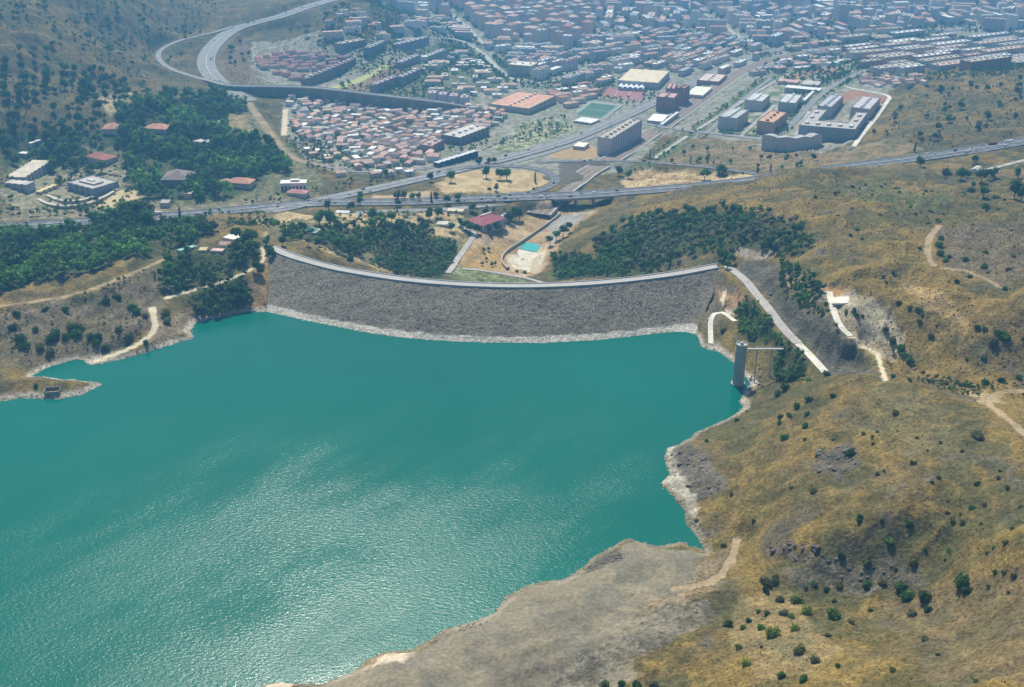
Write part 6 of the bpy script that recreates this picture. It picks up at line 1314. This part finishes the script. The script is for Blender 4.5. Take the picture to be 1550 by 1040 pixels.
pts = []
for poly, sp_, s0, s1, tn, kp in [([(1165,822),(1225,822),(1262,850),(1215,850),(1165,838)], 2.2, .8, 2.6, (.12, .105, .09), .5), ([(1240,680),(1292,668),(1302,700),(1272,728),(1232,716)], 3, .7, 2.4, (.13, .12, .11), .4),
        ([(880,862),(938,836),(944,846),(900,860)], 1.5, .5, 1.6, (.10, .09, .08), .6), ([(690,950),(735,936),(738,944),(700,956)], 1.4, .4, 1.3, (.12, .10, .085), .6), ([(1014,684),(1040,670),(1088,716),(1092,742),(1050,756),(1022,720)], 3.2, .6, 2.2, (.125, .115, .10), .35),
        ([(985,940),(1070,905),(1040,960),(1000,985),(900,1035)], 3, .4, 1.6, (.15, .14, .125), .25), ([(840,1000),(920,940),(980,960),(900,1040),(820,1040)], 3, .3, .9, (.12, .10, .08), .15), ([(1180,868),(1260,842),(1380,852),(1400,880),(1200,890)], 3, .4, 1.5, (.15, .14, .12), .25),
        ([(1060,850),(955,826),(880,872),(760,912),(640,985),(900,1060),(1000,960)], 4, .25, .9, (.2, .175, .13), .12), ([(1130,575),(1150,548),(1160,575),(1140,600)], 2.5, .8, 2.2, (.17, .15, .12), .5), ([(1290,560),(1330,565),(1330,570),(1290,568)], 2, .5, 1.5, (.15, .13, .1), .4), ([(1115,410),(1175,400),(1240,480),(1320,560),(1260,562),(1180,470)], 4.5, .5, 1.7, (.13, .12, .11), .3)]:
    gx_, gy_, gz_ = scatter(poly, sp_, keep=kp, seed=int(sp_ * 77 + poly[0][0]), avoid=False)
    for x, y, z in zip(gx_, gy_, gz_):
        if z > .3: pts.append((x, y, z - .2, random.uniform(s0, s1) * random.random() ** .5, tn))
SH = resample(SHORE, 1.6); q = np.random.default_rng(4)
for x, y in SH[::1]:
    if not (0 < y < 1100) or q.random() < .3: continue
    x += q.normal(0, 1.6); y += q.normal(0, 1.6); z = Hp(x, y)
    if -.5 < z < 2.5: pts.append((x, y, z, q.uniform(.25, .8), (.34, .31, .26)))
rocks(pts, 3)
# street and garden trees inside the quarters: one leafy mass
pts = []
for poly, sp_, rad, kp in [([(436,150),(775,168),(740,220),(600,262),(470,250),(428,185)], 8, 3.0, .85), ([(480,62),(690,20),(770,100),(770,150),(640,150),(520,140)], 10, 4.4, .75), ([(650,60),(1000,60),(1000,110),(860,160),(770,130)], 11, 4.6, .8),
                          ([(600,-20),(1650,-20),(1650,60),(1130,90),(880,60),(600,40)], 19, 6.5, .75), ([(1130,90),(1280,60),(1560,52),(1560,110),(1400,125),(1280,125),(1180,130)], 12, 4.8, .75), ([(740,222),(790,190),(850,178),(900,160),(870,195),(800,222)], 9, 3.2, .6),
                          ([(945,262),(1010,218),(1090,165),(1150,120),(1172,118),(1110,165),(1030,218),(990,250)], 6, 3.0, .7), ([(1070,205),(1150,212),(1150,205),(1200,140),(1280,110),(1290,125),(1230,160),(1200,200),(1100,200)], 7, 3.8, .85),
                          ([(0,262),(180,250),(200,300),(190,325),(0,330)], 10, 4, .6), ([(560,45),(650,0),(600,-10),(560,10)], 10, 4.5, .8), ([(905,115),(935,95),(1000,90),(1030,100),(1010,120),(990,150),(960,165),(905,150)], 9, 3.8, .6),
                          ([(300,318),(480,288),(560,268),(640,262),(640,268),(480,300),(300,325)], 10, 3.2, .6), ([(480,330),(700,318),(790,312),(690,330),(500,338)], 9, 3.2, .55), ([(240,335),(400,322),(430,340),(400,356),(300,345)], 8, 3.6, .7), ([(430,205),(520,232),(560,262),(480,262),(440,240)], 8, 3.2, .6)]:
    gx_, gy_, gz_ = scatter(poly, sp_, keep=kp, seed=int(poly[0][0] * 3 + sp_)); n_ = fbm(gx_ / 60, gy_ / 60, 2, 333)
    for x, y, z, q in zip(gx_, gy_, gz_, n_):
        if q > .36: pts.append((x, y, z, rad * random.uniform(.6, 1.3), random.choice(('tree', 'tree', 'pine_tree')), TONES[random.choice(('deep green', 'dark', 'green', 'deep green', 'olive'))]))
mass('street_trees', pts, 77); print('street trees', len(pts))

# ------------------------------------------------------------------ vehicles
def car_mesh(kind):
    b = MB(); wc = (.03, .03, .03); gl = (.04, .05, .06)
    if kind == 'car': L, W_, hb, hr, c0, c1 = 4.4, 1.8, .85, 1.45, -1.3, 1.2
    elif kind == 'van': L, W_, hb, hr, c0, c1 = 5.4, 2.0, 1.1, 2.2, -2.5, 1.8
    else: L, W_, hb, hr, c0, c1 = 12.5, 2.5, 1.1, 3.4, -6.1, 4.4
    n0 = len(b.f); P = [(-L/2, .35), (L/2, .35), (L/2 + .05, hb * .8), (L/2 - .3, hb), (-L/2 + .1, hb), (-L/2, hb * .8)]
    for s in (-1, 1): b.face([(p[0], s * W_/2, p[1]) for p in (P if s < 0 else P[::-1])], (1, 1, 1))
    for i in range(len(P)): a, c = P[i], P[(i + 1) % len(P)]; b.face([(a[0], W_/2, a[1]), (a[0], -W_/2, a[1]), (c[0], -W_/2, c[1]), (c[0], W_/2, c[1])][::-1], (1, 1, 1))
    w2 = W_/2 - .12; t = .45 if kind == 'car' else .1; Q = [(c0, hb), (c1, hb), (c1 - t * 1.2, hr), (c0 + t * .6, hr)]; sm = 1 if kind == 'car' else 0
    for s in (-1, 1): b.face([(p[0], s * (w2 if k < 2 else w2 - .1 * sm), p[1]) for k, p in (list(enumerate(Q)) if s < 0 else list(enumerate(Q))[::-1])], gl if kind == 'car' else (1, 1, 1), mi=1 if kind == 'car' else 0)
    b.face([(Q[1][0], -w2, hb), (Q[1][0], w2, hb), (Q[2][0], w2 - .1, hr), (Q[2][0], -w2 + .1, hr)], gl, mi=1); b.face([(Q[0][0], w2, hb), (Q[0][0], -w2, hb), (Q[3][0], -w2 + .1, hr), (Q[3][0], w2 - .1, hr)], gl, mi=1)
    b.face([(Q[3][0], -w2 + .1, hr), (Q[2][0], -w2 + .1, hr), (Q[2][0], w2 - .1, hr), (Q[3][0], w2 - .1, hr)], (1, 1, 1))
    if kind == 'truck': b.box(4.7, 6.2, -1.2, 1.2, 1.1, 2.8, (.5, .5, .5)); 
    for x in (-L * .3, L * .3):
        for s in (-1, 1): b.tube((x, s * (W_/2 - .2), .33), (x, s * (W_/2 + .03), .33), .33, .33, 8, wc, mi=1)
    return b.build(kind, ['car_body', 'paint'], mesh_only=True)
t = Nt('car_body'); t.l(t.n('ShaderNodeObjectInfo').outputs['Color'], t.b.inputs['Base Color']); t.b.inputs['Roughness'].default_value = .3; t.b.inputs['Specular IOR Level'].default_value = .5; t.b.inputs['Coat Weight'].default_value = .5
VM = {k: car_mesh(k) for k in ('car', 'van', 'truck')}
CC = {'white': (.75, .75, .73), 'silver': (.45, .46, .47), 'dark': (.035, .037, .04), 'red': (.38, .03, .025), 'blue': (.04, .08, .22), 'grey': (.16, .165, .17)}
NC = {'car': 'car', 'van': 'van', 'truck': 'truck'}
def vehicle(kind, x, y, z, ang, colr, grp):
    px, py = project(x, y, z); o = bpy.data.objects.new({'car': 'parked_car' if 'park' in grp else 'car', 'van': 'van', 'truck': 'truck'}[kind], VM[kind]); COL.objects.link(o)
    o.location = (x, y, z); o.rotation_euler = (0, 0, ang); o.color = (*CC[colr], 1); k = 1.12; o.scale = (k, k, k); tag(o, uniq(f'small {colr} {NC[kind]}' + (' parked' if 'park' in grp else ''), float(px), float(py)), NC[kind], grp)
vr = random.Random(5)
for key, n_, lanes in (('motorway', 58, (-10.6, -7, -3.6, 3.6, 7, 10.6)), ('avenue', 46, (-9, -5.5, -2.5, 2.5, 5.5, 9)), ('upper_motorway', 26, (-12, -8, -4, 4, 8, 12)), ('lower_ramp', 4, (-2, 2)), ('ramp_loop', 4, (0,)), ('overpass', 4, (-2, 2))):
    P = ROADS[key]['P']; nr = normals2(P); far = float(np.mean(np.hypot(P[:, 0], P[:, 1]))); lift = .12 if far < 1300 else (.35 if far < 2300 else .9)
    ok = [i for i in range(2, len(P) - 2) if in_view(P[i, 0], P[i, 1], P[i, 2], -4)]
    used = set()
    for _ in range(n_):
        i = vr.choice(ok); l_ = vr.choice(lanes)
        if (i, l_) in used: continue
        used.add((i, l_)); q = P[i, :2] + nr[i] * l_; d = P[i + 1] - P[i - 1]; an = math.atan2(d[1], d[0]) + (math.pi if l_ > 0 else 0)
        vehicle(vr.choice(('car', 'car', 'car', 'car', 'van')), q[0], q[1], P[i, 2] + lift, an, vr.choice(('white', 'white', 'silver', 'dark', 'grey', 'red', 'blue', 'silver')), 'vehicles on the motorway and ramps')
P = ROADS['motorway']['P']; nr = normals2(P)
for px, py, c_, l_ in ((1508, 210, 'red', 8.8), (1528, 213, 'white', 4.5), (240, 326, 'white', 8.5)):
    i = near_idx(P, px, py); q = P[i, :2] + nr[i] * l_; d = P[i + 1] - P[i - 1]; vehicle('truck', q[0], q[1], P[i, 2] + .35, math.atan2(d[1], d[0]) + math.pi, c_, 'trucks on the motorway')
# parked rows
for (ax, ay), (bx, by), n_ in (((1088,200),(1150,207),20), ((1156,229),(1236,228),14), ((1345,246),(1350,246),0), ((276,349),(326,344),9), ((95,252),(125,262),9), ((100,246),(150,256),11), ((150,262),(185,268),8), ((730,228),(780,206),14), ((800,200),(850,186),12), ((1130,224),(1146,220),5), ((665,246),(720,228),0), ((1080,206),(1085,200),0), ((640,256),(720,238),14), ((1284,228),(1290,224),3), ((940,236),(975,214),8), ((1120,160),(1160,158),7), ((1172,182),(1180,200),0), ((1200,176),(1212,160),6), ((1060,212),(1075,200),4)):
    for i in range(n_):
        f = (i + .5) / n_; x, y, z = cast1(ax + (bx - ax) * f, ay + (by - ay) * f)
        A_, B_ = cast1(ax, ay), cast1(bx, by); an = math.atan2(B_[1] - A_[1], B_[0] - A_[0]) + math.pi / 2
        vehicle('van' if (ax, ay) == (276, 349) else 'car', x, y, z + .1, an, 'white' if (ax, ay) == (276, 349) else vr.choice(('white', 'silver', 'dark', 'grey', 'white', 'red')), 'vehicles parked in rows')
# lamp posts along the motorway and street lights on the avenue
def lamp_mesh():
    b = MB(); b.tube((0, 0, -1), (0, 0, 12), .16, .09, 6, (.5, .5, .5)); b.tube((0, -2, 12.2), (0, 2, 12.2), .07, .07, 5, (.5, .5, .5)); b.box(-.2, .2, 1.6, 2.6, 12.1, 12.3, (.6, .6, .6)); b.box(-.2, .2, -2.6, -1.6, 12.1, 12.3, (.6, .6, .6)); return b.build('street_lamp', 'paint', mesh_only=True)
LMESH = lamp_mesh()
for key, st_ in (('motorway', 7), ('avenue', 7)):
    P = ROADS[key]['P']
    for i in range(4, len(P) - 3, st_):
        if not in_view(P[i, 0], P[i, 1], P[i, 2], 0): continue
        o = bpy.data.objects.new('street_lamp', LMESH); COL.objects.link(o); o.location = tuple(P[i]); d = P[i + 1] - P[i - 1]; o.rotation_euler = (0, 0, math.atan2(d[1], d[0])); px, py = project(*P[i])
        tag(o, uniq('thin grey double-arm lamp post', float(px), float(py)), 'street lamp', 'lamp posts along the main roads')

# ------------------------------------------------------------------ haze: even air round the whole place
t = Nt('haze_air'); t.t.nodes.remove(t.b); pv = t.n('ShaderNodeVolumePrincipled'); pv.inputs['Color'].default_value = (.15, .45, .80, 1); pv.inputs['Density'].default_value = HAZE_DENSITY; pv.inputs['Anisotropy'].default_value = .35
t.l(pv.outputs[0], t.o.inputs['Volume'])
b = MB(); b.box(-46000, 46000, -3000, 46000, -95, 430, (1, 1, 1), bottom=True); o = b.build('haze', 'haze_air'); tag(o, kind='stuff')
